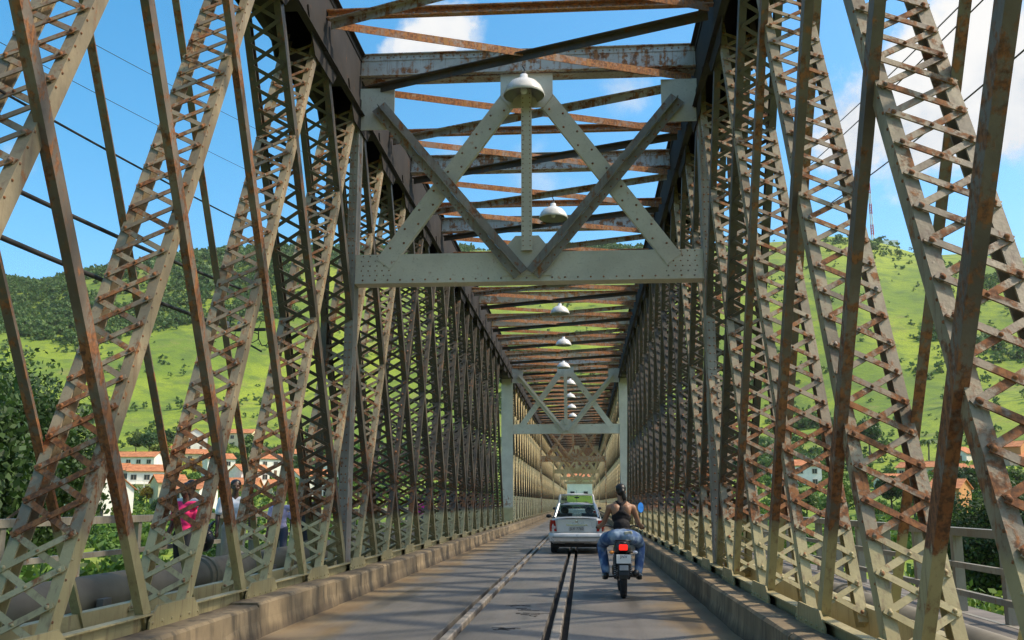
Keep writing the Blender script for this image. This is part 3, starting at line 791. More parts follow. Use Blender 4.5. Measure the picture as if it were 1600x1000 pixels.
DD = {s: laced(s, (-.42, .30), (-5.20, 8.35), 'darklace', 'darklace', False) for s in (-1, 1)}    # rises towards the camera
DT = {s: tie_mesh(s, (-.40, .34), (-5.20, 8.4)) for s in (-1, 1)}
camM = Euler((R(90) + PITCH, 0, YAW)).to_matrix().transposed()
def proj(p):
    q = camM @ (Vector(p) - Vector((CX, 0, CH)))
    if q.z > -.3: return None
    return 800 + 1500 * q.x / -q.z, 500 - 1500 * q.y / -q.z
# lacing bars shown one by one: the 300 largest in view
cand = []
for s in (-1, 1):
    for n in nodes:
        if n > 13: break
        for i, (q0, q1, vv) in enumerate(LD[s][5]):
            o_ = Vector((0, n, 0)); a, b_ = proj(q0 + o_), proj(q1 + o_)
            if not a or not b_: continue
            if not (-20 < (a[0] + b_[0]) / 2 < 1620 and -20 < (a[1] + b_[1]) / 2 < 1020): continue
            cand.append((math.hypot(a[0] - b_[0], a[1] - b_[1]), s, n, i))
cand.sort(reverse=True); pick = {(s, n, i) for _, s, n, i in cand[:300]}
barmesh = {}; ZM = {}
far_l, far_t = MB(), MB()
def merge_into(dst, me_, dy, mi=0):
    b0 = len(dst.v); n = len(me_.vertices); co = np.empty(n * 3, np.float32); me_.vertices.foreach_get('co', co); co = co.reshape(-1, 3) + np.array([0, dy, 0])
    dst.v += [tuple(map(float, r)) for r in co]; fs2 = [tuple(b0 + i for i in p.vertices) for p in me_.polygons]; dst.f += fs2; dst.mi += [mi] * len(fs2)
for n in nodes:
    if not (-6 < n < 236): continue
    for s in (-1, 1):
        far = n > 128
        gapL = 42.5 < n < 51.5; gapD = 50 < n < 57
        # L member
        chm, lm, rv, bk, bars, lf = LD[s]
        zone = 'grimy_shaded' if 17 < n < 50 else ('cream' if n > 50 else None)  # dark and bright colour zones imitate shade, then sun, along the bridge
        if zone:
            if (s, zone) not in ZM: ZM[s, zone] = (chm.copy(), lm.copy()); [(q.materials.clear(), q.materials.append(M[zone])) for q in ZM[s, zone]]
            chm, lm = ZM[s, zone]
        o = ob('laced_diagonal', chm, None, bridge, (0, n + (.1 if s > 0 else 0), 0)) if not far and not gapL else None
        if gapL: pass
        elif far:
            if s < 0 or True: merge_into(far_l, chm, n)
        elif any((s, n, i) in pick for i in range(len(lf))):
            rest = MB()
            for i in range(len(lf)):
                if (s, n, i) in pick:
                    if (s, i) not in barmesh:
                        me_ = bars[i].mesh('lacing_bar'); me_.materials.append(M['lacing']); barmesh[(s, i)] = me_
                    ob('lacing_bar', barmesh[(s, i)], None, o)
                else:
                    q0, q1, vv = lf[i]; rest.bar(q0, q1, .011, .050, ref=vv)
            if rest.v: rest.build('lacing', M['lacing'], o, kind='stuff')
        else: ob('lacing', lm, None, o, kind='stuff')
        if n < 20 and not far: ob('rivets', rv, None, o, kind='stuff')
        # D member
        if gapD: pass
        elif n < Y0 - 1:
            for me_ in DT[s]: ob('tie_bar', me_, None, bridge, (0, n + (.3 if s > 0 else -.03), 0))
        else:
            chm, lm, rv, bk, bars, lf = DD[s]
            if far: merge_into(far_t, chm, n)
            else:
                o = ob('laced_counter_diagonal', chm, None, bridge, (0, n, 0)); ob('lacing', lm, None, o, kind='stuff')
        if n < 128:
            ob('chord_batten', bat, None, bridge, (s * (XI + T / 2), n, 0))
            ob('gusset_plate', GT, None, bridge, (s * (XI - .037), n - .5, 0)); ob('gusset_plate', GT, None, bridge, (s * (XO + .037), n - .5, 0))
            if n < 100: ob('foot_plate', GB, None, bridge, (s * (XI - .1), n, 0))
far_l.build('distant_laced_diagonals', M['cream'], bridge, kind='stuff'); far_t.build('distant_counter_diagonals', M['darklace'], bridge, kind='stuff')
# distant lacing joined
fl = MB()
for n in nodes:
    if 128 < n < 236:
        for s in (-1, 1): merge_into(fl, LD[s][3], n)
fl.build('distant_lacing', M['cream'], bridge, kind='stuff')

# overhead struts and lateral cross bracing
thin = MB(); thin.bx(-XI + .03, XI - .03, -.012, .012, 8.78, 8.92); thin.bx(-XI + .03, XI - .03, -.10, -.014, 8.90, 8.92); thin.bx(-XI + .03, XI - .03, -.10, -.014, 8.78, 8.797)
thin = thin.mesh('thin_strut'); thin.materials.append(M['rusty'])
thr = MB()
for k in range(34): thr.dome((-2.8 + .17 * k, -.013, 8.85), (0, -1, 0), .018)
thr = thr.mesh('rivets', True); thr.materials.append(M['strut'])
plate = MB(); plate.bx(-XI + .03, XI - .03, -.010, .010, 8.86, 9.26)
for z0, z1 in ((8.86, 8.876), (9.244, 9.26)):
    plate.bx(-XI + .03, XI - .03, -.13, -.011, z0, z1); plate.bx(-XI + .03, XI - .03, .011, .13, z0, z1)
plate.bx(-XI + .03, XI - .03, -.025, -.011, 8.878, 8.96); plate.bx(-XI + .03, XI - .03, -.025, -.011, 9.16, 9.242)
plate.bx(-1.24, -1.20, -.035, -.0255, 8.878, 9.242)
plate = plate.mesh('plate_strut'); plate.materials.append(M['strut'])
plr = MB()
for k in range(44):
    plr.dome((-2.85 + .13 * k, -.026, 8.92), (0, -1, 0), .014); plr.dome((-2.85 + .13 * k, -.026, 9.20), (0, -1, 0), .014)
plr = plr.mesh('rivets', True); plr.materials.append(M['rivet'])
lat = []
for k in (-1, 1):
    mb = MB(); z = 8.74 if k < 0 else 8.66
    a, b_ = Vector((k * (XI - .1), .06, z)), Vector((-k * (XI - .1), PAN - .06, z)); w_ = (b_ - a).normalized(); v = Vector((-w_.y, w_.x, 0))
    mb.bar(a, b_, .13, .012, ref=(0, 0, 1)); mb.bar(a + Vector((0, 0, .059)) + v * .055, b_ + Vector((0, 0, .059)) + v * .055, .012, .1, ref=(0, 0, 1))
    me_ = mb.mesh('lateral_brace'); me_.materials.append(M['rusty' if k < 0 else 'strut']); lat.append(me_)
latd = lat[1].copy(); latd.materials.clear(); latd.materials.append(M['darklace'])
YP = 16.0
far_s = MB()
for k in range(-8, 88):
    y = YP + PAN * k
    if y < -8: continue
    near = y < 130
    if near:
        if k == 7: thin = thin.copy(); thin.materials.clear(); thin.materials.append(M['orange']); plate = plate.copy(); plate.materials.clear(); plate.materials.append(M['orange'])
        if k % 2: o = ob('thin_strut', thin, None, bridge, (0, y, 0))
        else: o = ob('plate_strut', plate, None, bridge, (0, y, 0))
        if y < 36: ob('rivets', thr if k % 2 else plr, None, o, kind='stuff')
        ob('lateral_brace', lat[0], None, bridge, (0, y, 0)); ob('lateral_brace', latd if k % 2 else lat[1], None, bridge, (0, y, 0))
    elif y < 234:
        merge_into(far_s, thin if k % 2 else plate, y)
far_s.build('distant_struts', M['rusty'], bridge, kind='stuff')

# portal frames
def portal(y, post_w, first):
    pf = bpy.data.objects.new('portal_frame', None); C.objects.link(pf); pf.parent = bridge; pf.location = (0, y, 0)
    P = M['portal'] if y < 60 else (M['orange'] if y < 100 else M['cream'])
    for s in (-1, 1):
        mb = MB()
        if first:       # two riveted channels tied with batten plates
            for x in (XI + .004,): mb.bx(*sorted((s * (x - .018), s * (x + .018))), -.16, .16, .30, 8.6)
            mb.bx(*sorted((s * (XI - .016), s * (XI + .13))), -.18, -.162, .30, 8.6)
        else:
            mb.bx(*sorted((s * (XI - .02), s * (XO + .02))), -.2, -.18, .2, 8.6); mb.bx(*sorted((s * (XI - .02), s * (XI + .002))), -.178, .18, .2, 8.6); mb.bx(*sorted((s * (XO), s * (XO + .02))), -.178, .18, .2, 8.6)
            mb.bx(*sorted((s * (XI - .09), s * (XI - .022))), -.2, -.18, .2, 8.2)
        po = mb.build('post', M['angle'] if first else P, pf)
        if first: mb = MB(); mb.bx(*sorted((s * (XO - .022), s * (XO + .014))), -.16, .16, .30, 8.6); mb.bx(*sorted((s * (XO - .09), s * (XO + .016))), -.18, -.162, .30, 8.6); mb.build('outer_post', M['grimy_shaded'], pf)
        rv = MB()
        if y < 20:
            for k in range(60):
                rv.dome((s * (XI + .03), -.181, .45 + .13 * k), (0, -1, 0), .015); rv.dome((s * (XI + .10), -.181, .45 + .13 * k), (0, -1, 0), .015)
            rv.build('rivets', M['rivet'], po, smooth=True, kind='stuff')
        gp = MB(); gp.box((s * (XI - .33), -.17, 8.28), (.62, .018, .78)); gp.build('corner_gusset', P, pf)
    zb0, zb1 = 5.12, 5.62
    mb = MB(); mb.bx(-XI + .018, XI - .018, -.145, -.125, zb0, zb1); mb.bx(-XI + .018, XI - .018, .125, .145, zb0, zb1)
    mb.bx(-XI + .018, XI - .018, -.18, .145, zb0 - .018, zb0 - .002); mb.bx(-XI + .018, XI - .018, -.123, .123, zb1 - .016, zb1 - .001)
    mb.bx(-XI + .018, XI - .018, -.16, -.146, zb0, zb0 + .085)
    bo = mb.build('lower_beam', P, pf)
    tb = MB(); tb.bx(-XI + .03, XI - .03, -.20, -.182, 8.88, 9.30); tb.bx(-XI + .03, XI - .03, -.26, -.202, 9.285, 9.30); tb.bx(-XI + .03, XI - .03, -.30, -.202, 8.862, 8.878); tb.bx(-1.26, -1.18, -.212, -.2005, 8.88, 9.28); tb.bx(1.2, 1.28, -.212, -.2005, 8.88, 9.28)
    tb.bx(-XI + .03, XI - .03, -.214, -.2025, 9.18, 9.283)
    to = tb.build('upper_beam', M['strut'], pf)
    cg = MB(); cg.prism([(-.46, 8.86), (.46, 8.86), (.46, 8.45), (.30, 8.22), (-.30, 8.22), (-.46, 8.45)], -.178, -.162); cg.build('centre_gusset', P, pf)
    # wide riveted plates from the top centre to the lower corners
    pl, rvs = [], MB()
    fr_ = y < 20
    for s in (-1, 1):
        a, b_ = Vector((s * .26, -.150, 8.50)), Vector((s * 2.48, -.150, 5.45))
        mb = MB(); w_ = (b_ - a).normalized(); u = Vector((w_.z, 0, -w_.x)) * s
        mb.bar(a, b_, .30, .012, ref=u); mb.bar(a + u * .143 + Vector((0, .055, 0)), b_ + u * .143 + Vector((0, .055, 0)), .012, .10, ref=u)
        o = mb.build('plate_brace', P, pf)
        if fr_:
            rv = MB(); ln = (b_ - a).length
            for i in range(int(ln / .21)):
                rv.dome(a + w_ * (.12 + .21 * i) + u * (.07 if i % 2 else -.07) + Vector((0, -.007, 0)), (0, -1, 0), .022)
            rv.build('rivets', M['rivet'], o, smooth=True, kind='stuff')
        a, b_ = Vector((s * 2.62, -.235, 8.30)), Vector((s * .10, -.235, 5.22))
        w_ = (b_ - a).normalized(); u = Vector((-w_.z, 0, w_.x)) * s
        mb = MB(); mb.bar(a, b_, .13, .014, ref=u, off=(.075 , 0)); mb.bar(a + Vector((0, -.05, 0)), b_ + Vector((0, -.05, 0)), .014, .11, ref=u)
        mb.bar(a + Vector((0, .02, 0)), b_ + Vector((0, .02, 0)), .13, .012, ref=u, off=(-.075, 0))
        o = mb.build('angle_brace', M['angle'] if fr_ else P, pf)
        if fr_:
            rv = MB(); ln = (b_ - a).length
            for i in range(int(ln / .17)): rv.dome(a + w_ * (.1 + .17 * i) + u * .09 + Vector((0, -.008, 0)), (0, -1, 0), .017)
            rv.build('rivets', M['rivet'], o, smooth=True, kind='stuff')
    mb = MB(); mb.bx(-.09, .09, -.262, -.25, 5.62, 8.60); mb.bx(-.09, -.078, -.249, -.18, 5.62, 8.60); mb.bx(.078, .09, -.249, -.18, 5.62, 8.60)
    vo = mb.build('centre_strut', P, pf)
    mb = MB(); mb.prism([(-.42, 5.625), (-.20, 5.9), (.20, 5.9), (.42, 5.625), (.42, 5.2), (-.42, 5.2)], -.176, -.164); mb.build('foot_gusset', P, pf)
    if fr_:
        rv = MB()
        for k in range(34):
            for x in (-.06, .06): rv.dome((x, -.263, 5.7 + .086 * k), (0, -1, 0), .011)
        rv.build('rivets', M['rivet'], vo, smooth=True, kind='stuff')
        rv = MB()
        for k in range(27): rv.dome((-2.83 + .217 * k, -.161, 5.165), (0, -1, 0), .018)
        for s in (-1, 1):
            for i in range(5):
                for j in range(5): rv.dome((s * (2.35 + .12 * i + .03 * (j % 2)), -.146, 5.25 + .085 * j), (0, -1, 0), .013)
        rv.build('rivets', M['rivet'], bo, smooth=True, kind='stuff')
        rv = MB()
        for k in range(48): rv.dome((-2.85 + .12 * k, -.215, 9.235), (0, -1, 0), .016)
        rv.build('rivets', M['rivet'], to, smooth=True, kind='stuff')
portal(YP, .2, True)
for k in range(1, 6): portal(YP + 36.75 * k, .5, False)

# floor beams carrying the walkways and pipes
fb = MB(); fb.bx(-6.2, 6.2, -.1, .1, -.62, -.52); fb.bx(-6.2, 6.2, -.012, .012, -.98, -.622); fb = fb.mesh('floor_beam'); fb.materials.append(M['deck'])
for n in nodes:
    if -6 < n < 150: ob('floor_beam', fb, None, bridge, (0, n, 0))

# ------------------------------------------------------------------ walkways, railings, pipes
M['railpaint'] = paint('railing_paint', .3, (.30, .28, .225), (.20, .185, .15), band=False)
M['pipe'] = pmat('pipe_paint', (.17, .145, .10), .6, var=.3, scale=1.5, bump=.3)
for s, lab in ((-1, 'left'), (1, 'right')):
    mb = MB(); mb.bx(*sorted((s * 4.75, s * 6.05)), -9, YE, -.11, .05)
    mb.build('walkway', M['deck'], kind='structure')
    zt = 1.13 if s < 0 else 1.0
    rl = thing('railing', ['', 'grey steel railing with square posts along the right walkway', 'grey steel railing with square posts along the left walkway, pedestrians beside it'][s], 'railing', (s * 5.75 if s > 0 else s * 5.85, 0, 0))
    pm = MB(); pm.bx(-.06, .06, -.055, .055, -.5, zt - .001); pm = pm.mesh('post'); pm.materials.append(M['railpaint'])
    sp_ = 1.75 if s < 0 else 1.5
    for k in range(int(140 / sp_)): ob('post', pm, None, rl, (0, -6.6 + sp_ * k + (.35 if s > 0 else 0), 0))
    for z, h, x in ((zt + .05, .10, .08), (zt * .64, .07, .035), (zt * .30, .07, .035)) + (((.02, .07, .035),) if s > 0 else ()):
        mb = MB(); dx = -s * .08 if z < zt else 0
        mb.bx(dx - x, dx + x, -9, 150, z - h / 2, z + h / 2); mb.build('rail' if z < zt else 'top_rail', M['railpaint'], rl)
    pp = thing('water_pipe', ['', 'thick dark grey water pipe between the right truss and the railing', 'thick grey water pipe with collars running outside the left truss'][s], 'pipe', (s * 4.28, 0, 0))
    zc = .44 if s < 0 else .12
    mb = MB(); mb.tube([(0, -9, zc), (0, 150, zc)], .23, 20); mb.build('pipe_run', M['pipe'], pp, smooth=True)
    cm = MB(); cm.lathe([(.228, -.16), (.262, -.15), (.262, -.03), (.285, -.028), (.285, .028), (.262, .03), (.262, .15), (.228, .16)], (0, 0, zc), 24, 'y'); cm = cm.mesh('collar', False); cm.materials.append(M['pipe'])
    sd_ = MB(); sd_.bx(-.3, .3, -.09, .09, -.55, zc - .19); sd_.bx(-.34, -.27, -.09, .09, zc - .189, zc + .02); sd_.bx(.27, .34, -.09, .09, zc - .189, zc + .02); sd_ = sd_.mesh('saddle'); sd_.materials.append(M['deck'])
    for k in range(24): ob('collar', cm, None, pp, (0, -3.2 + 5.4 * k, 0)); ob('saddle', sd_, None, pp, (0, -1. + 5.4 * k, 0))

# ------------------------------------------------------------------ lamps
M['enamel'] = pmat('white_enamel', (.72, .72, .68), .3, var=.12, scale=5)
M['lampin'] = pmat('lamp_inner', (.30, .30, .29), .35, scale=5)
M['cord'] = pmat('black_cord', (.03, .03, .03), .7); M['bulb'] = pmat('glass_bulb', (.8, .8, .78), .1)
def lamp(y, x, z, label):
    t_ = thing('bell_lamp', label, 'lamp', (x, y, z), 0, 'bell lamps hanging along the bridge'); t_.scale = (1.05, 1.05, 1.05)
    return t_
ord_ = ['nearest and largest white bell lamp, in front of the first portal centre', 'second white bell lamp, half hidden behind the centre strut of the first portal', 'third white bell lamp, just under the lower beam of the first portal', 'fourth white bell lamp, above the second portal', 'fifth white bell lamp, at the top of the second portal', 'sixth bell lamp, beside the centre strut of the second portal', 'seventh bell lamp, seen inside the second portal', 'eighth bell lamp, small and bright under the second portal beam', 'ninth tiny bell lamp, above the third portal', 'tenth and last bell lamp, far down the bridge']
lmp = None
for i in range(10):
    y = YP - .33 + 7.35 * i if i < 1 else YP - .2 + 7.0 * i
    k = round((y - YP) / PAN); y = YP + PAN * k - .45
    ls = (-.03, .25, .15, .12, .1, -.05, .2, .1, .1, .1)[i]
    t_ = lamp(y, ls, 8.32, ord_[i])
    if lmp is None:
        sh = MB(); prof = [(.335, 0), (.345, .012), (.33, .06), (.29, .15), (.22, .23), (.12, .285), (.07, .30), (.065, .37), (.05, .375)]
        sh.lathe(prof, n=32); sh = sh.mesh('lamp_shade', True); sh.materials.append(M['enamel'])
        si = MB(); si.lathe([(.333, .001), (.318, .06), (.278, .145), (.21, .222), (.11, .27), (.001, .275)], n=32); si = si.mesh('inner_reflector', True); si.materials.append(M['lampin'])
        bu = MB(); bu.lathe([(.001, .03), (.04, .04), (.06, .08), (.05, .13), (.025, .18), (.02, .26)], n=14); bu = bu.mesh('bulb', True); bu.materials.append(M['bulb'])
        co = MB(); co.tube([(0, 0, .37), (.02, 0, .45), (-.015, 0, .52), (.01, .06, .60), (0, .16, .62)], .012, 6); co.lathe([(.03, .36), (.045, .38), (.03, .42), (.001, .425)], n=12); co = co.mesh('cord', True); co.materials.append(M['cord'])
        lmp = (('lamp_shade', sh), ('inner_reflector', si), ('bulb', bu), ('cord', co))
    for nm, me_ in lmp: ob(nm, me_, None, t_)

# ------------------------------------------------------------------ cables
bk_ = thing('wire_bracket', 'small dark bracket with insulators and loose curled wires on the left truss', 'bracket', at(402, 515, 13.2))
mb = MB(); mb.bx(-.50, .12, -.02, .02, -.02, .02); mb.bar((-.45, 0, -.02), (.08, 0, -.32), .025, .02); mb.build('arm', M['cord'], bk_)
for k in range(3):
    mb = MB(); mb.lathe([(.001, .02), (.02, .02), (.035, .05), (.02, .07), (.032, .09), (.018, .12), (.001, .13)], (-.44 + .17 * k, 0, 0), 12); mb.build('insulator', M['lampin'], bk_, smooth=True)
mb = MB()
rq = random.Random(4)
for k in range(5):
    a0 = rq.uniform(0, 6); pts = [(-.4 + .16 * k + .09 * math.cos(a0 + q * .9) * (q / 6 + .3), .05 * math.sin(q * 1.3 + k), .02 + .13 * math.sin(a0 + q * .9) - .03 * q) for q in range(8)]
    mb.tube(pts, .008, 5)
mb.build('loose_wires', M['cord'], bk_, kind='stuff')
def cable(p0, p1, r, sag, label, n=24, group=None):
    p0, p1 = Vector(p0), Vector(p1); pts = []
    for i in range(n + 1):
        t_ = i / n; q = lerp(p0, p1, t_); q.z -= sag * 4 * t_ * (1 - t_); pts.append(q)
    mb = MB(); mb.tube(pts, r, 6); return tag(mb.build('cable', M['cord'], smooth=True), label, 'cable', group)
def ext(a, ya, b_, yb, e0=0, e1=0):
    A, B = at(a[0], a[1], ya), at(b_[0], b_[1], yb); d = B - A; return A - d * e0, B + d * e1
for (a, ya, b_, yb, r, sg, lb) in (
    ((66, 171), 7, (362, 335), 14, .012, .05, 'uppermost thick black cable sloping down outside the left truss'),
    ((0, 275), 6.6, (332, 430), 13, .022, .06, 'middle thick black cable sloping down outside the left truss'),
    ((0, 360), 6.6, (315, 493), 12.6, .024, .06, 'lowest thick black cable crossing in front of the left hill'),):
    A, B = ext(a, ya, b_, yb, .5, .35); cable(A, B, r, sg, lb)
for (a, ya, b_, yb, r, sg, lb) in (
    ((1600, 62), 9, (1352, 272), 15, .010, .12, 'lower thin black wire rising to the right edge across the cloud'),
    ((1525, 0), 9, (1300, 222), 16, .008, .08, 'thin wire crossing the cloud, left of a parallel pair'),
    ((1478, 20), 9, (1296, 200), 16, .007, .08, 'thinnest wire above the cloud on the right'),
    ((70, 0), 12, (520, 250), 30, .006, .3, 'hair-thin wire high in the blue sky on the left'),
    ((40, 60), 12, (480, 300), 30, .006, .3, 'second hair-thin wire just under the first on the left')):
    A, B = ext(a, ya, b_, yb, .6, .4); cable(A, B, r, sg, lb)
# ------------------------------------------------------------------ figures: one remeshed surface per body or garment
def ico(c, rad, rot=None, sub=2):
    bm = bmesh.new(); bmesh.ops.create_icosphere(bm, subdivisions=sub, radius=1)
    v = []
    for p in bm.verts:
        q = Vector((p.co.x * rad[0], p.co.y * rad[1], p.co.z * rad[2]))
        if rot: q = rot @ q
        v.append(q + Vector(c))
    bm.verts.ensure_lookup_table(); f = [tuple(x.index for x in q.verts) for q in bm.faces]; bm.free(); return v, f
def limb(mb, pts, rad):
    mb.tube(pts, rad, 12)
    for p, r in zip(pts, rad): mb.add(*ico(p, (r, r, r)))
def fuse(mb, name, m, parent, vox=.012, smooth=6):
    o = mb.build(name, m, None)
    r = o.modifiers.new('r', 'REMESH'); r.mode = 'VOXEL'; r.voxel_size = vox; r.use_smooth_shade = True
    s = o.modifiers.new('s', 'SMOOTH'); s.factor = .5; s.iterations = smooth
    bpy.context.view_layer.update()
    dg = bpy.context.evaluated_depsgraph_get(); me = bpy.data.meshes.new_from_object(o.evaluated_get(dg)); old = o.data
    o.modifiers.clear(); o.data = me
    if not me.materials: me.materials.append(m)
    for p in me.polygons: p.use_smooth = True
    o.parent = parent; return o
def hand(mb, wr, d, up, side):
    """palm, four fingers of different length and a thumb; d = finger direction, curled towards -up"""
    wr, d, up = Vector(wr), Vector(d).normalized(), Vector(up).normalized(); sd = d.cross(up).normalized() * side
    mb.add(*ico(wr + d * .045, (.02, .02, .02))); limb(mb, [wr, wr + d * .045, wr + d * .085], [.026, .034, .032])
    for k, l in enumerate((.068, .078, .072, .056)):
        b0 = wr + d * .085 + sd * (.030 - .020 * k); limb(mb, [b0, b0 + d * l * .5 - up * .008, b0 + d * l * .75 - up * .04, b0 + d * l * .6 - up * .062], [.010, .0095, .009, .0075])
    b0 = wr + d * .03 + sd * .032; limb(mb, [b0, b0 + sd * .022 + d * .028 - up * .012, b0 + sd * .014 + d * .058 - up * .03], [.013, .0115, .009])
def head(mb, c, yaw=0, pitch=0):
    Rm = Matrix.Rotation(yaw, 3, 'Z') @ Matrix.Rotation(pitch, 3, 'X')   # face towards +Y
    c = Vector(c)
    def e(o, r, sub=2): mb.add(*ico(c + Rm @ Vector(o), r, Rm, sub))
    e((0, -.012, .03), (.074, .092, .088)); e((0, .028, -.045), (.054, .062, .066)); e((0, .05, -.088), (.03, .026, .022))
    e((0, .094, -.018), (.013, .022, .024)); e((0, .086, -.058), (.026, .012, .009)); e((0, .078, .022), (.052, .018, .014))
    for s in (-1, 1): e((s * .076, -.008, -.012), (.011, .022, .032)); e((s * .045, .055, -.03), (.022, .02, .02))
def hair(parent, c, m, yaw=0, tail=False, full=1.0):
    mb = MB(); c = Vector(c); Rm = Matrix.Rotation(yaw, 3, 'Z')
    mb.add(*ico(c + Rm @ Vector((0, -.026, .048)), (.084, .094, .082), Rm, 3)); mb.add(*ico(c + Rm @ Vector((0, -.052, -.01)), (.070, .055, .062), Rm))
    if tail:
        mb.add(*ico(c + Rm @ Vector((.01, -.10, .0)), (.045, .045, .05))); limb(mb, [c + Rm @ Vector((.02, -.10, .0)), c + Rm @ Vector((.045, -.10, -.10)), c + Rm @ Vector((.06, -.085, -.19))], [.034, .036, .014])
    return fuse(mb, 'hair', m, parent, .010, 3)
def skinmat(n, c):
    m = pmat(n, c, .5, var=.08, scale=9); b = m.node_tree.nodes['Principled BSDF']; b.inputs['Subsurface Weight'].default_value = .08; b.inputs['Subsurface Radius'].default_value = (.02, .01, .006); b.inputs['Subsurface Scale'].default_value = .05; return m
SK1, SK2 = skinmat('tan_skin', (.36, .19, .11)), skinmat('dark_skin', (.09, .045, .028))
def cloth(n, c, var=.12): return pmat(n, c, .85, var=var, scale=7, bump=.35)
HAIR = pmat('black_hair', (.012, .010, .009), .45, scale=30, bump=.5)
M['black'] = pmat('black_plastic', (.014, .014, .015), .38, var=.2, scale=9); M['rubber'] = pmat('tyre_rubber', (.018, .018, .018), .85, bump=.2)
M['chrome'] = pmat('chrome', (.62, .62, .60), .16, metal=1, scale=3)

def text(s, size, m, parent, loc, rot, name='lettering', ex=.001, w=1.):
    cu = bpy.data.curves.new(name, 'FONT'); cu.body = s; cu.size = size; cu.extrude = ex; cu.align_x = 'CENTER'; cu.align_y = 'CENTER'; cu.space_character = 1.08
    o = bpy.data.objects.new(name, cu); dg = bpy.context.evaluated_depsgraph_get(); C.objects.link(o); bpy.context.view_layer.update()
    me = bpy.data.meshes.new_from_object(o.evaluated_get(bpy.context.evaluated_depsgraph_get())); bpy.data.objects.remove(o)
    for v in me.vertices: v.co.x *= w
    o = ob(name, me, m, parent, loc); o.rotation_euler = rot; return o

# ------------------------------------------------------------------ motorcycle and rider
BX, BY = 1.485, 14.78
bike = thing('motorcycle', 'small black motorcycle with lit red tail light, seen from behind', 'motorcycle', (BX, BY, 0))
def wheel_parts(parent, c, r, wdt, spokes=10):
    t_ = MB(); k = wdt / 2
    t_.lathe([(r - .085, -k * .7), (r - .05, -k), (r - .018, -k * .85), (r, -k * .35), (r, k * .35), (r - .018, k * .85), (r - .05, k), (r - .085, k * .7), (r - .085, -k * .7)], c, 36, 'x')
    wo_ = t_.build('wheel', M['rubber'], parent, smooth=True)
    t_ = MB(); t_.lathe([(r - .10, -k * .6), (r - .083, -k * .66), (r - .083, k * .66), (r - .10, k * .6), (r - .10, -k * .6)], c, 36, 'x'); t_.lathe([(.001, -.06), (.045, -.06), (.045, .06), (.001, .06)], c, 14, 'x')
    for i in range(spokes):
        a = i * 2 * math.pi / spokes; t_.bar((c[0], c[1] + .04 * math.cos(a), c[2] + .04 * math.sin(a)), (c[0], c[1] + (r - .09) * math.cos(a), c[2] + (r - .09) * math.sin(a)), .03, .018, ref=(1, 0, 0))
    t_.build('rim', M['chrome'], wo_)
wheel_parts(bike, (0, .30, .295), .295, .10); wheel_parts(bike, (0, 1.58, .295), .295, .085)
mb = MB()
for a0, a1, x in ((-20, 118, 0),):
    ring = []
    for i in range(11):
        a = R(60 + i * 12.5)
        for xx, rr in ((-.075, .30), (-.06, .335), (.06, .335), (.075, .30)): ring.append((xx, .30 + rr * math.cos(a), .34 + rr * math.sin(a)))
    mb.add(ring, [(4 * i + j, 4 * i + j + 1, 4 * i + j + 5, 4 * i + j + 4) for i in range(10) for j in range(3)])
mb.add([(-.085, -.02, .62), (.085, -.02, .62), (.075, -.085, .36), (-.075, -.085, .36), (-.085, .01, .62), (.085, .01, .62), (.075, -.06, .36), (-.075, -.06, .36)], [(0, 1, 2, 3), (4, 7, 6, 5), (0, 3, 7, 4), (1, 5, 6, 2), (2, 6, 7, 3), (0, 4, 5, 1)])
mb.build('rear_mudguard', M['black'], bike, bevel=.006)
mb = MB(); sec = []
for y, w_, z0, z1 in ((.02, .075, .70, .80), (.10, .105, .68, .83), (.35, .125, .66, .82), (.62, .12, .62, .79), (.80, .10, .60, .80)):
    sec.append([(-w_, y, z0), (-w_ * 1.06, y, (z0 + z1) / 2), (-w_ * .8, y, z1), (w_ * .8, y, z1), (w_ * 1.06, y, (z0 + z1) / 2), (w_, y, z0)])
vs_ = [p for s_ in sec for p in s_]; mb.add(vs_, [(6 * i + j, 6 * i + (j + 1) % 6, 6 * i + 6 + (j + 1) % 6, 6 * i + 6 + j) for i in range(4) for j in range(6)] + [tuple(range(6)), tuple(range(24, 30))])
mb.build('tail_body', M['black'], bike, bevel=.015)
mb = MB(); mb.add(*ico((0, .45, .82), (.125, .40, .045), None, 3)); mb.build('seat', M['black'], bike, smooth=True)
mb = MB(); mb.add(*ico((0, 1.0, .86), (.13, .26, .14), None, 3)); mb.build('fuel_tank', pmat('tank_red', (.25, .01, .01), .25, coat=.5), bike, smooth=True)
m, t, b = newmat('lit_tail_light'); b.inputs['Base Color'].default_value = (.6, .01, .01, 1); b.inputs['Emission Color'].default_value = (1, .02, .01, 1); b.inputs['Emission Strength'].default_value = 1.3; b.inputs['Roughness'].default_value = .2; M['tail'] = m
mb = MB(); mb.box((0, .012, .76), (.125, .07, .085)); mb.build('tail_light', M['tail'], bike, bevel=.014)
mb = MB(); mb.tube([(-.10, .12, .84), (-.11, .0, .86), (0, -.035, .865), (.11, .0, .86), (.10, .12, .84)], .011, 8); mb.build('grab_rail', M['black'], bike, smooth=True)
M['amber'] = pmat('amber_lens', (.65, .24, .04), .2, scale=3); M['clear'] = pmat('pale_lens', (.7, .72, .75), .2, scale=3)
for s, mt in ((-1, 'amber'), (1, 'clear')):
    mb = MB(); mb.add(*ico((s * .175, .0, .69), (.038, .045, .026), None, 3)); io = mb.build('indicator', M[mt], bike, smooth=True); 
    mb = MB(); mb.tube([(s * .07, .02, .69), (s * .14, .01, .69)], .010, 6); mb.build('stalk', M['black'], io)
M['platew'] = pmat('plate_white', (.72, .72, .68), .4, scale=3); M['ink'] = pmat('plate_ink', (.03, .03, .03), .5)
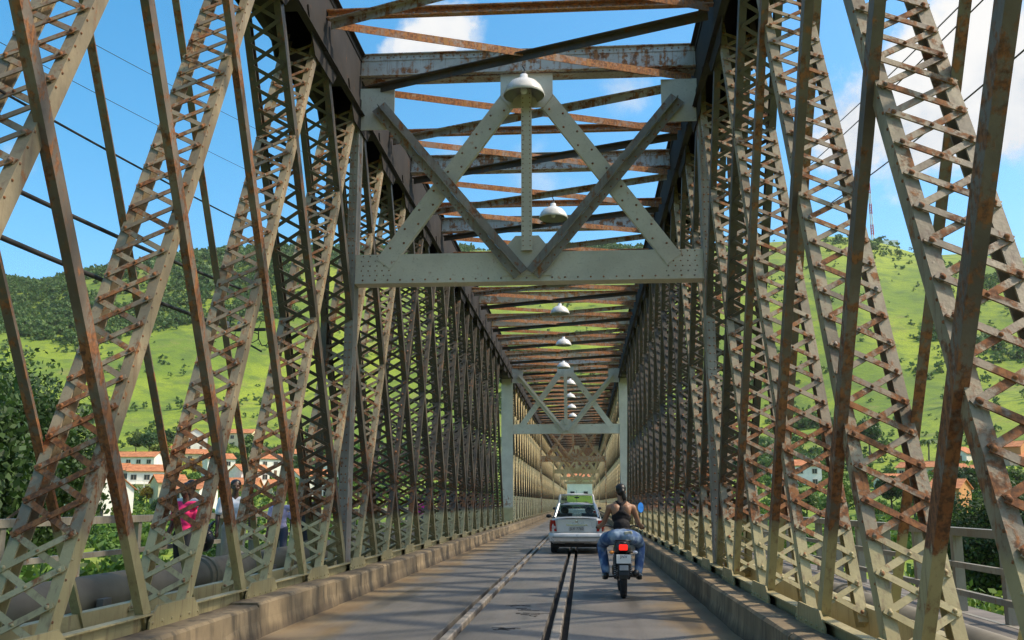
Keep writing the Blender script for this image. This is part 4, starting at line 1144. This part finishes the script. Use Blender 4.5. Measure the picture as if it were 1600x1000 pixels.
mb = MB(); mb.box((0, -.060, .595), (.215, .008, .13), Matrix.Rotation(R(-10), 3, 'X')); pl_ = mb.build('number_plate', M['platew'], bike, bevel=.003)
text('JNV', .062, M['ink'], pl_, (0, -.073, .628), (R(80), 0, 0)); text('8051', .062, M['ink'], pl_, (0, -.064, .570), (R(80), 0, 0))
mb = MB(); mb.box((0, -.088, .47), (.13, .01, .075), Matrix.Rotation(R(-14), 3, 'X')); mb.build('reflector', pmat('grey_reflector', (.35, .35, .34), .25), bike, bevel=.004)
mb = MB(); mb.tube([(.13, .95, .36), (.16, .6, .33), (.175, .05, .38), (.178, -.02, .40)], [.025, .045, .05, .045], 14); mb.build('exhaust', M['black'], bike, smooth=True)
mb = MB(); mb.box((0, .85, .42), (.26, .34, .34)); mb.box((0, .75, .60), (.10, .5, .12)); mb.lathe([(.001, -.15), (.08, -.15), (.09, 0), (.08, .15), (.001, .15)], (0, .82, .38), 16, 'x'); mb.build('engine', M['black'], bike, bevel=.02)
mb = MB()
for s in (-1, 1):
    mb.bar((s * .085, .30, .295), (s * .085, .75, .36), .045, .03, ref=(0, 0, 1)); mb.tube([(s * .11, .28, .32), (s * .10, .38, .66)], .028, 10)
    mb.tube([(s * .10, .62, .30), (s * .29, .62, .285)], .014, 8)
mb.build('swingarm', M['black'], bike)
mb = MB()
for s in (-1, 1):
    for i in range(10): mb.lathe([(.030, 0), (.037, .006), (.030, .012)], (s * .11, .285 + .01 * i, .34 + .030 * i), 12)
mb.build('springs', M['chrome'], bike, kind='stuff')
mb = MB()
for s in (-1, 1): mb.tube([(s * .075, 1.58, .30), (s * .09, 1.33, .88)], .025, 10)
mb.build('front_fork', M['chrome'], bike, smooth=True)
mb = MB(); mb.tube([(-.36, 1.08, 1.03), (-.22, 1.18, 1.05), (0, 1.24, 1.0), (.22, 1.18, 1.05), (.36, 1.08, 1.03)], .012, 8)
for s in (-1, 1): mb.tube([(s * .27, 1.135, 1.045), (s * .385, 1.06, 1.025)], .018, 8)
hb = mb.build('handlebar', M['black'], bike, smooth=True)
mb = MB(); mb.add(*ico((0, 1.36, .93), (.09, .08, .09), None, 3)); mb.build('headlight', M['black'], bike, smooth=True)
mb = MB(); mb.tube([(.28, 1.14, 1.05), (.30, 1.12, 1.16), (.325, 1.10, 1.25)], .007, 6); ms_ = mb.build('mirror_stem', M['black'], bike)
mb = MB(); mb.add(*ico((.335, 1.10, 1.34), (.052, .018, .088), None, 3)); mo = mb.build('mirror', M['black'], bike, smooth=True)
mb = MB(); vs_ = [(.335 + .046 * math.cos(a), 1.068 + .30 * .08 * (math.sin(a)), 1.34 + .08 * math.sin(a)) for a in (k * math.pi / 12 for k in range(24))]; mb.add(vs_ + [(x, y + .005, z) for x, y, z in vs_], [tuple(range(24)), tuple(range(24, 48))] + [(k, (k + 1) % 24, 24 + (k + 1) % 24, 24 + k) for k in range(24)])
mgo = mb.build('mirror_glass', pmat('mirror_glass', (.35, .55, .8), .05, metal=1, var=0), mo)  # blue tint paints the sky's reflection into the glass

rider = thing('person', 'rider in a black racerback top and blue jeans sitting on the motorcycle, back turned', 'person', (BX, BY, 0))
bd = MB()
bd.add(*ico((0, .40, .93), (.165, .12, .12))); bd.add(*ico((0, .44, 1.05), (.125, .095, .13))); bd.add(*ico((0, .50, 1.21), (.150, .105, .15))); bd.add(*ico((0, .53, 1.32), (.165, .085, .10)))
for s in (-1, 1): bd.add(*ico((s * .08, .47, 1.30), (.075, .06, .10)))
limb(bd, [(0, .55, 1.36), (0, .575, 1.44), (0, .60, 1.50)], [.072, .056, .054])
limb(bd, [(-.08, .55, 1.385), (.08, .55, 1.385)], [.055, .055])
for s in (-1, 1):
    limb(bd, [(s * .11, .54, 1.36), (s * .180, .55, 1.335), (s * .222, .60, 1.23), (s * .268, .68, 1.10), (s * .31, .82, 1.065), (s * .345, .98, 1.045)], [.052, .058, .045, .037, .035, .025])
    hand(bd, (s * .345, .985, 1.045), (0, 1, .06), (0, -.1, 1), -s)
    limb(bd, [(s * .10, .44, .90), (s * .22, .66, .86), (s * .30, .90, .76)], [.105, .092, .062]); limb(bd, [(s * .30, .90, .76), (s * .275, .78, .56), (s * .245, .64, .34)], [.060, .060, .038])
    limb(bd, [(s * .25, .60, .315), (s * .265, .82, .30)], [.036, .03])
head(bd, (0, .625, 1.585), yaw=R(6))
fuse(bd, 'body', SK1, rider, .0105, 5)
hair(rider, (0, .625, 1.585), HAIR, R(6), tail=True)
tp = MB()
tp.add(*ico((0, .42, .985), (.150, .115, .07))); tp.add(*ico((0, .44, 1.06), (.138, .106, .13))); tp.add(*ico((0, .50, 1.19), (.160, .112, .115))); tp.add(*ico((0, .56, 1.26), (.168, .085, .12)))
limb(tp, [(0, .435, 1.26), (0, .455, 1.33), (0, .485, 1.39)], [.050, .040, .036])
for s in (-1, 1): limb(tp, [(s * .01, .478, 1.375), (s * .055, .515, 1.432), (s * .075, .575, 1.43), (s * .085, .64, 1.34)], [.028, .024, .024, .022])
for s in (-1, 1): limb(tp, [(s * .02, .42, 1.27), (s * .10, .445, 1.22)], [.035, .03])
fuse(tp, 'tank_top', cloth('black_jersey', (.007, .005, .007)), rider, .0105, 4)
jm, t, b = newmat('faded_denim'); g = N(t, 'ShaderNodeTexCoord'); z = N(t, 'ShaderNodeTexNoise'); z.inputs['Scale'].default_value = 5.5; z.inputs['Detail'].default_value = 6; L(t, g.outputs['Object'], z.inputs['Vector'])
L(t, MIX(t, RANGE(t, z.outputs[0], .40, .66), (.045, .10, .24), (.30, .40, .52)), b.inputs['Base Color']); b.inputs['Roughness'].default_value = .85
bp = N(t, 'ShaderNodeBump'); bp.inputs['Strength'].default_value = .5; bp.inputs['Distance'].default_value = .012; L(t, z.outputs[0], bp.inputs['Height']); L(t, bp.outputs[0], b.inputs['Normal'])
jn = MB(); jn.add(*ico((0, .39, .925), (.185, .145, .115)))
for s in (-1, 1):
    jn.add(*ico((s * .09, .36, .91), (.115, .125, .11)))
    limb(jn, [(s * .10, .42, .90), (s * .225, .66, .86), (s * .305, .90, .76)], [.122, .108, .078]); limb(jn, [(s * .305, .90, .76), (s * .28, .78, .56), (s * .25, .655, .37)], [.078, .078, .064])
fuse(jn, 'jeans', jm, rider, .011, 4)
mb = MB()
for s in (-1, 1): 
    mb = MB(); limb(mb, [(s * .25, .56, .315), (s * .265, .70, .30), (s * .275, .84, .29)], [.048, .046, .04]); mb.add(*ico((s * .262, .70, .262), (.05, .17, .018)))
    sh_ = fuse(mb, 'shoe', M['black'], rider, .009, 3)
    mb = MB(); mb.box((s * .285, .60, .318), (.045, .08, .025)); mb.build('shoe_stripe', M['platew'], sh_, bevel=.008)
mb = MB(); mb.box((.09, .262, .965), (.12, .02, .05), Matrix.Rotation(R(-6), 3, 'Y')); mb.build('pocket_patch', pmat('cream_patch', (.55, .55, .42), .8, var=.3, scale=20), rider, bevel=.01)

# ------------------------------------------------------------------ cars
def glassmat(n, c, tr=.75):
    m, t, b = newmat(n); b.inputs['Base Color'].default_value = (*c, 1); b.inputs['Roughness'].default_value = .04
    tp_ = N(t, 'ShaderNodeBsdfTransparent'); tp_.inputs[0].default_value = (.9, .97, .95, 1); mx = N(t, 'ShaderNodeMixShader'); mx.inputs[0].default_value = tr
    L(t, b.outputs[0], mx.inputs[1]); L(t, tp_.outputs[0], mx.inputs[2]); L(t, mx.outputs[0], t.nodes['Material Output'].inputs[0]); return m
M['glass'] = glassmat('car_glass', (.02, .025, .025), .86)
SILVER = pmat('silver_car_paint', (.66, .67, .67), .3, metal=.25, var=.04, scale=2, coat=.6); WHITE = pmat('white_car_paint', (.78, .78, .76), .35, var=.05, scale=2, coat=.5)
M['lamp_red'] = pmat('red_lens', (.33, .02, .015), .15, var=.25, scale=14); M['lamp_w'] = pmat('clear_lens', (.5, .42, .42), .15, scale=9)
def car(x, y, label, paint_, st, belt, roof_, W, plate=None, rotl=None, name='parked_car', trunk=True, plate2=''):
    t_ = thing(name, label, 'car', (x, y, 0))
    # st: stations (y, half width, z bottom, z top)
    mb = MB(); n = 12; vs_, fs_ = [], []
    for (yy, hw, z0, z1) in st:
        h = z1 - z0
        half = [(0, z0), (hw * .86, z0), (hw * .95, z0 + h * .08), (hw * .985, z0 + h * .3), (hw, z0 + h * .52), (hw * .975, z0 + h * .78), (hw * .90, z0 + h * .94), (hw * .72, z1 - .004), (hw * .4, z1 + .012), (0, z1 + .018)]
        full = half + [(-a, b_) for a, b_ in half[-2:0:-1]]
        vs_ += [(a, yy, b_) for a, b_ in full]
    k = len(full)
    for i in range(len(st) - 1): fs_ += [(k * i + j, k * i + (j + 1) % k, k * (i + 1) + (j + 1) % k, k * (i + 1) + j) for j in range(k)]
    fs_ += [tuple(range(k)), tuple(range(k * (len(st) - 1), k * len(st)))]
    mb.add(vs_, fs_); body = mb.build('body', paint_, t_, smooth=False, bevel=.02)
    for p in body.data.polygons: p.use_smooth = len(p.vertices) == 4
    # greenhouse: belt = (rear y, front y, hw, z), roof = (rear y, front y, hw, z)
    b0, b1, bw, bz = belt; r0, r1, rw, rz_ = roof_
    cr = {('b', 0, s): Vector((s * bw, b0, bz)) for s in (-1, 1)} | {('b', 1, s): Vector((s * bw, b1, bz)) for s in (-1, 1)} | {('r', 0, s): Vector((s * rw, r0, rz_)) for s in (-1, 1)} | {('r', 1, s): Vector((s * rw, r1, rz_)) for s in (-1, 1)}
    mb = MB(); rows = 7; cols = 7; vs_ = []
    for i in range(rows):
        for j in range(cols):
            u, v = i / (rows - 1), j / (cols - 1) * 2 - 1
            vs_.append((v * (rw + .02), r0 - .03 + (r1 - r0 + .05) * u, rz_ + .055 * (1 - abs(v) ** 3) * (1 - abs(2 * u - 1) ** 4 * .8)))
    nv = len(vs_); vs_ += [(a, b_, c - .03) for a, b_, c in vs_]
    fs_ = []
    for i in range(rows - 1):
        for j in range(cols - 1):
            a = i * cols + j; fs_ += [(a, a + 1, a + cols + 1, a + cols), (nv + a, nv + a + cols, nv + a + cols + 1, nv + a + 1)]
    for j in range(cols - 1): fs_ += [(j, nv + j, nv + j + 1, j + 1), ((rows - 1) * cols + j, (rows - 1) * cols + j + 1, nv + (rows - 1) * cols + j + 1, nv + (rows - 1) * cols + j)]
    for i in range(rows - 1): fs_ += [(i * cols, (i + 1) * cols, nv + (i + 1) * cols, nv + i * cols), (i * cols + cols - 1, nv + i * cols + cols - 1, nv + (i + 1) * cols + cols - 1, (i + 1) * cols + cols - 1)]
    mb.add(vs_, fs_); ro = mb.build('roof', paint_, t_, smooth=True)
    mb = MB(); mb.tube([(0, r0 + .12, rz_ + .05), (0, r0 - .02, rz_ + .17)], .006, 5); mb.build('aerial', M['black'], ro)
    mb = MB()
    for s in (-1, 1):
        mb.bar(cr['b', 0, s] + Vector((0, .02, -.04)), cr['r', 0, s] + Vector((0, 0, .01)), .13, .05, ref=(s * .3, 1, 0)); mb.bar(cr['b', 1, s] + Vector((0, 0, -.04)), cr['r', 1, s] + Vector((0, 0, .01)), .08, .05, ref=(0, 1, 0))
        ym = (b0 + b1) / 2; mb.bar((s * bw, ym, bz - .04), (s * rw, ym, rz_ + .01), .07, .035, ref=(0, 1, 0))
    mb.build('pillars', paint_, t_, bevel=.012)
    def gl(a, b_, c, d, nm):
        mb = MB(); nrm = (b_ - a).cross(d - a).normalized() * .006
        mb.add([a, b_, c, d, a + nrm, b_ + nrm, c + nrm, d + nrm], [(0, 1, 2, 3), (7, 6, 5, 4), (0, 4, 5, 1), (1, 5, 6, 2), (2, 6, 7, 3), (3, 7, 4, 0)]); return mb.build(nm, M['glass'], t_)
    e = Vector((.05, 0, 0)); zz_ = Vector((0, 0, .01))
    rw_ = gl(cr['b', 0, -1] + e, cr['b', 0, 1] - e, cr['r', 0, 1] - e, cr['r', 0, -1] + e, 'rear_window')
    gl(cr['b', 1, -1] + e, cr['b', 1, 1] - e, cr['r', 1, 1] - e, cr['r', 1, -1] + e, 'windscreen')
    for s in (-1, 1): gl(cr['b', 0, s] + Vector((0, .1, 0)), cr['b', 1, s] - Vector((0, .1, 0)), cr['r', 1, s], cr['r', 0, s], 'side_window')
    mb = MB()      # black rubber surround of the rear window
    A, B_, C_, D_ = cr['b', 0, -1], cr['b', 0, 1], cr['r', 0, 1], cr['r', 0, -1]
    for p, q in ((A, B_), (B_, C_), (C_, D_), (D_, A)): mb.bar(p + Vector((0, -.012, 0)), q + Vector((0, -.012, 0)), .045, .02, ref=(0, .3, 1))
    mb.build('seal', M['black'], rw_)
    for s in (-1, 1):
        mb = MB(); sx = s * W * .23; mb.box((sx, b0 + 1.05, bz - .15), (.46, .14, .55), Matrix.Rotation(R(12), 3, 'X')); mb.add(*ico((sx, b0 + 1.0, bz + .20), (.13, .06, .11), None, 2)); mb.build('front_seat', M['black'], t_, bevel=.04)
    mb = MB(); mb.box((0, b0 + .35, bz - .12), (W * .72, .16, .3)); 
    for s in (-1, 1): mb.add(*ico((s * W * .24, b0 + .33, bz + .06), (.12, .05, .07)))
    mb.build('rear_bench', M['black'], t_)
    mb = MB(); mb.add(*ico((0, b1 - .42, rz_ - .1), (.11, .02, .035))); mb.build('inside_mirror', M['black'], t_)
    for sy in (.62, b1 + .15):
        for s in (-1, 1): wheel_parts(t_, (s * (W / 2 - .13), sy, .285), .285, .18, 8)
    mb = MB(); mb.bx(-W / 2 + .05, W / 2 - .05, .35, st[-1][0] - .3, .17, .30); mb.bx(-.35, .2, .2, .5, .19, .32); mb.build('underbody', M['rubber'], t_)
    for s in (-1, 1):
        mb = MB(); mb.add(*ico((s * (W / 2 + .09), b1 - .25, bz + .02), (.09, .04, .06))); mb.tube([(s * (W / 2 - .05), b1 - .25, bz - .03), (s * (W / 2 + .05), b1 - .25, bz)], .015, 6); mb.build('door_mirror', M['black'], t_, smooth=True)
    zt = st[1][3]
    for s in (-1, 1):
        mb = MB(); z0, z1 = zt - .37, zt - .06; y0 = -.012
        mb.add([(s * (W / 2 - .23), y0, z0), (s * (W / 2 - .045), y0 + .03, z0), (s * (W / 2 - .035), y0 + .03, (z0 + z1) / 2), (s * (W / 2 - .06), y0 + .03, z1), (s * (W / 2 - .19), y0, z1)] + [(s * (W / 2 - .23), .1, z0), (s * (W / 2 - .012), .22, z0), (s * (W / 2 - .006), .22, (z0 + z1) / 2), (s * (W / 2 - .03), .22, z1), (s * (W / 2 - .19), .1, z1)], [(0, 1, 2, 3, 4), (9, 8, 7, 6, 5)] + [(i, (i + 1) % 5, 5 + (i + 1) % 5, 5 + i) for i in range(5)])
        tl = mb.build('tail_light', M['lamp_red'], t_, bevel=.008)
        mb = MB(); mb.box((s * (W / 2 - .145), -.022, z0 + .115), (.105, .02, .075)); mb.build('lens', M['lamp_w'], tl, bevel=.006)
    mb = MB(); hw = W / 2; pr = [(-.085, zt - .64), (-.11, zt - .50), (-.10, zt - .44), (-.05, zt - .405)]
    vs_ = []; xs = [-1, -.96, -.8, -.4, 0, .4, .8, .96, 1]
    for xx in xs:
        for yy, zz in pr: vs_.append((xx * (hw + .005), yy + .18 * abs(xx) ** 7, zz))
        vs_.append((xx * (hw + .005), .16 + .12 * abs(xx) ** 7, zt - .405)); vs_.append((xx * (hw + .005), .16 + .12 * abs(xx) ** 7, zt - .66))
    mb.add(vs_, [(6 * i + j, 6 * i + (j + 1) % 6, 6 * i + 6 + (j + 1) % 6, 6 * i + 6 + j) for i in range(len(xs) - 1) for j in range(6)] + [tuple(range(6)), tuple(range(6 * (len(xs) - 1), 6 * len(xs)))])
    bo_ = mb.build('rear_bumper', paint_, t_, bevel=.012)
    mb = MB(); mb.bx(-hw * .86, hw * .86, -.125, -.106, zt - .545, zt - .50); mb.build('bumper_strip', pmat('grey_strip', (.25, .26, .24), .5), bo_)
    mb = MB(); mb.bx(-.30, .30, -.016, -.001, zt - .21, zt - .165); mb.build('boot_handle', M['chrome'], t_, bevel=.006)
    mb = MB(); mb.bx(-.34, .34, -.004, .004, zt - .38, zt - .225); mb.build('plate_recess', paint_, t_, bevel=.003)
    mb = MB(); mb.bx(-.21, .21, -.019, -.012, zt - .355, zt - .235); po = mb.build('number_plate', pmat('plate_grey', (.45, .45, .42), .4), t_, bevel=.003)
    if plate: text(plate, .10, M['ink'], po, (0, -.0205, zt - .295), (R(90), 0, 0), w=.95)
    mb = MB(); mb.bx(-hw * .80, hw * .80, -.006, -.002, zt - .395, zt - .388)
    for s in (-1, 1): mb.bx(*sorted((s * hw * .70, s * (hw * .70 + .006))), -.006, -.002, zt - .385, zt - .02)
    mb.build('boot_seam', M['black'], t_)
    if trunk:
        mb = MB(); mb.box((0, .012, zt + .012), (W * .76, .12, .018)); mb.build('boot_lip', paint_, t_, bevel=.008)
        mb = MB(); mb.lathe([(.001, -.012), (.035, -.010), (.035, 0)], (0, -.002, zt - .09), 18, 'y'); mb.build('badge', M['chrome'], t_)
    return t_
car(.70, 27.7, 'silver four-door sedan seen from behind in the lane', SILVER,
    [(.0, .70, .36, .955), (.10, .765, .30, .985), (.5, .785, .24, 1.01), (.9, .79, .22, .985), (2.9, .79, .22, .96), (3.3, .78, .22, .90), (3.8, .74, .24, .78), (4.05, .66, .32, .66)],
    (.60, 2.95, .66, .985), (1.08, 2.15, .535, 1.365), 1.58, 'JLX 7760', name='silver_car')
car(.62, 38.6, 'white high-roofed car driving ahead of the silver sedan', WHITE,
    [(.0, .76, .38, 1.15), (.10, .82, .32, 1.16), (.5, .84, .24, 1.16), (.9, .85, .22, 1.15), (2.9, .85, .22, 1.10), (3.3, .84, .22, 1.05), (3.8, .80, .24, .9), (4.05, .72, .32, .78)],
    (.12, 3.0, .76, 1.15), (.34, 2.3, .64, 1.72), 1.70, 'JPC 2194', name='white_car', trunk=False)

# ------------------------------------------------------------------ pedestrians on the left walkway
def walker(x, y, H, rz, label, skin, top, bottom, step=.12, female=False, bag=None, shorts=False, z=.05, tailh=False, sleeve=.5):
    t_ = thing('person', label, 'person', (x, y, z), rz); k = H / 1.75
    V = lambda a, b_, c: (a * k, b_ * k, c * k)
    bd = MB(); sw = .17 if female else .195
    bd.add(*ico(V(0, 0, .96), V(.155, .105, .11))); bd.add(*ico(V(0, 0, 1.10), V(.125, .09, .14))); bd.add(*ico(V(0, 0, 1.27), V(.15, .10, .16)))
    if female:
        for s in (-1, 1): bd.add(*ico(V(s * .07, .075, 1.27), V(.06, .055, .06)))
    limb(bd, [V(0, -.005, 1.38), V(0, 0, 1.47), V(0, .01, 1.53)], [.07 * k, .055 * k, .052 * k]); limb(bd, [V(-.1, 0, 1.40), V(.1, 0, 1.40)], [.05 * k] * 2)
    hipz = .93
    for s in (-1, 1):
        sh, el, wr = V(s * sw, 0, 1.40), V(s * (sw + .05), -.02 + s * step * .35, 1.12), V(s * (sw + .055), .06 + s * step * .8, .88)
        limb(bd, [V(s * .12, 0, 1.41), sh, lerp(sh, el, .5), el, lerp(el, wr, .4), wr], [.05 * k, .056 * k, .046 * k, .038 * k, .036 * k, .024 * k]); hand(bd, wr, (0, .12, -1), (-s, 0, 0), 1 if s > 0 else -1)
        hp, kn, an = V(s * .09, 0, hipz), V(s * .10, -s * step * .6 + .04, .50), V(s * .10, -s * step * 1.6 - .02, .09)
        limb(bd, [hp, lerp(hp, kn, .5), kn], [.088 * k, .077 * k, .055 * k]); limb(bd, [kn, lerp(kn, an, .35), an], [.052 * k, .052 * k, .033 * k]); limb(bd, [V(s * .10, -s * step * 1.6 - .03, .05), V(s * .11, -s * step * 1.6 + .12, .035)], [.04 * k, .032 * k])
    head(bd, V(0, .02, 1.635)); fuse(bd, 'body', skin, t_, .013, 5)
    hair(t_, V(0, .02, 1.635), HAIR, 0, tail=tailh)
    sh_ = MB(); sh_.add(*ico(V(0, 0, 1.00), V(.165, .125, .12))); sh_.add(*ico(V(0, 0, 1.12), V(.152, .112, .14))); sh_.add(*ico(V(0, 0, 1.26), V(.168, .118, .17)))
    if female:
        for s in (-1, 1): sh_.add(*ico(V(s * .07, .08, 1.27), V(.068, .06, .065)))
    limb(sh_, [V(-.12, 0, 1.405), V(.12, 0, 1.405)], [.060 * k] * 2)
    for s in (-1, 1):
        sh, el = V(s * sw, 0, 1.40), V(s * (sw + .05), -.02 + s * step * .35, 1.12); limb(sh_, [V(s * .12, 0, 1.41), sh, lerp(sh, el, sleeve), lerp(sh, el, sleeve + .22)], [.06 * k, .068 * k, .062 * k, .062 * k])
    fuse(sh_, 'shirt', top, t_, .013, 4)
    tr = MB(); tr.add(*ico(V(0, 0, .94), V(.168, .12, .11)))
    for s in (-1, 1):
        hp, kn, an = V(s * .09, 0, hipz), V(s * .10, -s * step * .6 + .04, .50), V(s * .10, -s * step * 1.6 - .02, .09)
        limb(tr, [hp, lerp(hp, kn, .5), kn], [.10 * k, .09 * k, .070 * k])
        if not shorts: limb(tr, [kn, lerp(kn, an, .4), lerp(kn, an, .95)], [.070 * k, .068 * k, .056 * k])
    fuse(tr, 'trousers' if not shorts else 'shorts', bottom, t_, .013, 4)
    for s in (-1, 1):
        mb = MB(); limb(mb, [V(s * .10, -s * step * 1.6 - .04, .05), V(s * .11, -s * step * 1.6 + .13, .04)], [.048 * k, .040 * k]); fuse(mb, 'shoe', M['black'], t_, .011, 3)
    return t_
XW = -5.15
walker(XW - .05, 16.75, 1.76, R(-158), 'man in a loose white short-sleeved shirt and pale trousers on the left walkway', SK2, cloth('white_shirt', (.80, .84, .92)), cloth('pale_trousers', (.52, .48, .42)), step=.06).scale = (1.12, 1.12, 1)
bg = MB(); bg.add(*ico((XW - .34, 16.2, .80), (.16, .13, .20), None, 3)); limb(bg, [(XW - .38, 16.35, .95), (XW - .34, 16.6, 1.10)], [.05, .02])
tag(fuse(bg, 'carrier_bag', pmat('black_bag', (.012, .012, .014), .3, bump=.6), None, .014, 2), 'large black plastic bag held beside the man in white', 'bag')
mb = MB(); mb.box((XW - .50, 16.2, 1.16), (.06, .12, .42), Matrix.Rotation(R(5), 3, 'Y')); mb.box((XW - .50, 16.2, 1.38), (.05, .04, .04)); tag(mb.build('yellow_bag', cloth('yellow_cloth', (.7, .6, .03)), bevel=.02), 'narrow yellow bag hanging beside the black bag', 'bag')
walker(XW - .1, 14.75, 1.66, R(168), 'woman in a bright pink top and dark skirt-like trousers walking on the left walkway', SK2, cloth('pink_top', (.85, .03, .16)), cloth('black_trousers', (.02, .02, .022)), step=.12, female=True, tailh=True)
walker(XW - .3, 15.4, 1.72, R(175), 'person in a pale grey shirt walking close behind the woman in pink', SK2, cloth('grey_shirt', (.45, .47, .52)), cloth('black_jeans', (.03, .03, .035)), step=.1)
walker(XW + .0, 19.2, 1.58, R(-170), 'youth in a lavender shirt and dark shorts on the left walkway', SK2, cloth('lavender_shirt', (.50, .45, .66)), cloth('dark_shorts', (.05, .06, .10)), step=.08, shorts=True)
walker(XW - .2, 21.6, 1.66, R(178), 'person in dark clothes behind the youth in lavender', SK2, cloth('dark_top', (.03, .03, .035)), cloth('dark_bottoms', (.025, .025, .03)), step=.12)
walker(XW + .1, 35.5, 1.62, R(175), 'distant pedestrian in a magenta top behind the dense lattice', SK2, cloth('magenta_top', (.75, .03, .35)), cloth('grey_trousers', (.1, .1, .12)), step=.1)

# ------------------------------------------------------------------ air
mb = MB(); mb.bx(-1500, 1500, -1500, 1500, -14, 310)
m = bpy.data.materials.new('haze'); m.use_nodes = True; t = m.node_tree; t.nodes.clear()
pv = N(t, 'ShaderNodeVolumePrincipled'); pv.inputs['Color'].default_value = (.96, .93, .85, 1); pv.inputs['Density'].default_value = HAZE; pv.inputs['Anisotropy'].default_value = .2
mo_ = N(t, 'ShaderNodeOutputMaterial'); L(t, pv.outputs[0], mo_.inputs['Volume'])
mb.build('haze', m, kind='stuff')

# ------------------------------------------------------------------ end of the bridge: town street
ey = YE + 4
tag_h = thing('house', 'pale building closing the view at the far end of the bridge', 'house', (1.5, ey + 24, -1.2))
mb = MB(); mb.bx(-9, 9, 0, 8, -6, 9.0); mb.build('wall', WALL['white'], tag_h)
mb = MB(); mb.box((0, 1.6, 9.6), (19, 5.3, .16), Matrix.Rotation(R(20), 3, 'X')); mb.box((0, 6.4, 9.6), (19, 5.3, .16), Matrix.Rotation(R(-20), 3, 'X')); mb.build('roof', M['roof'], tag_h)
for k in range(5):
    for st in (0, 1):
        x = -7.2 + 3.6 * k; f = MB(); f.bx(x - .6, x + .6, -.08, -.004, 1.2 + 3 * st, 2.6 + 3 * st); fo = f.build('window', M['frame'], tag_h); f = MB(); f.bx(x - .5, x + .5, -.10, -.082, 1.3 + 3 * st, 2.5 + 3 * st); f.build('pane', M['pane'], fo)
mb = MB(); mb.bx(-6, 8, YE - 2, ey + 24, -6, -.12); mb.build('far_approach_road', M['deck'], kind='structure')
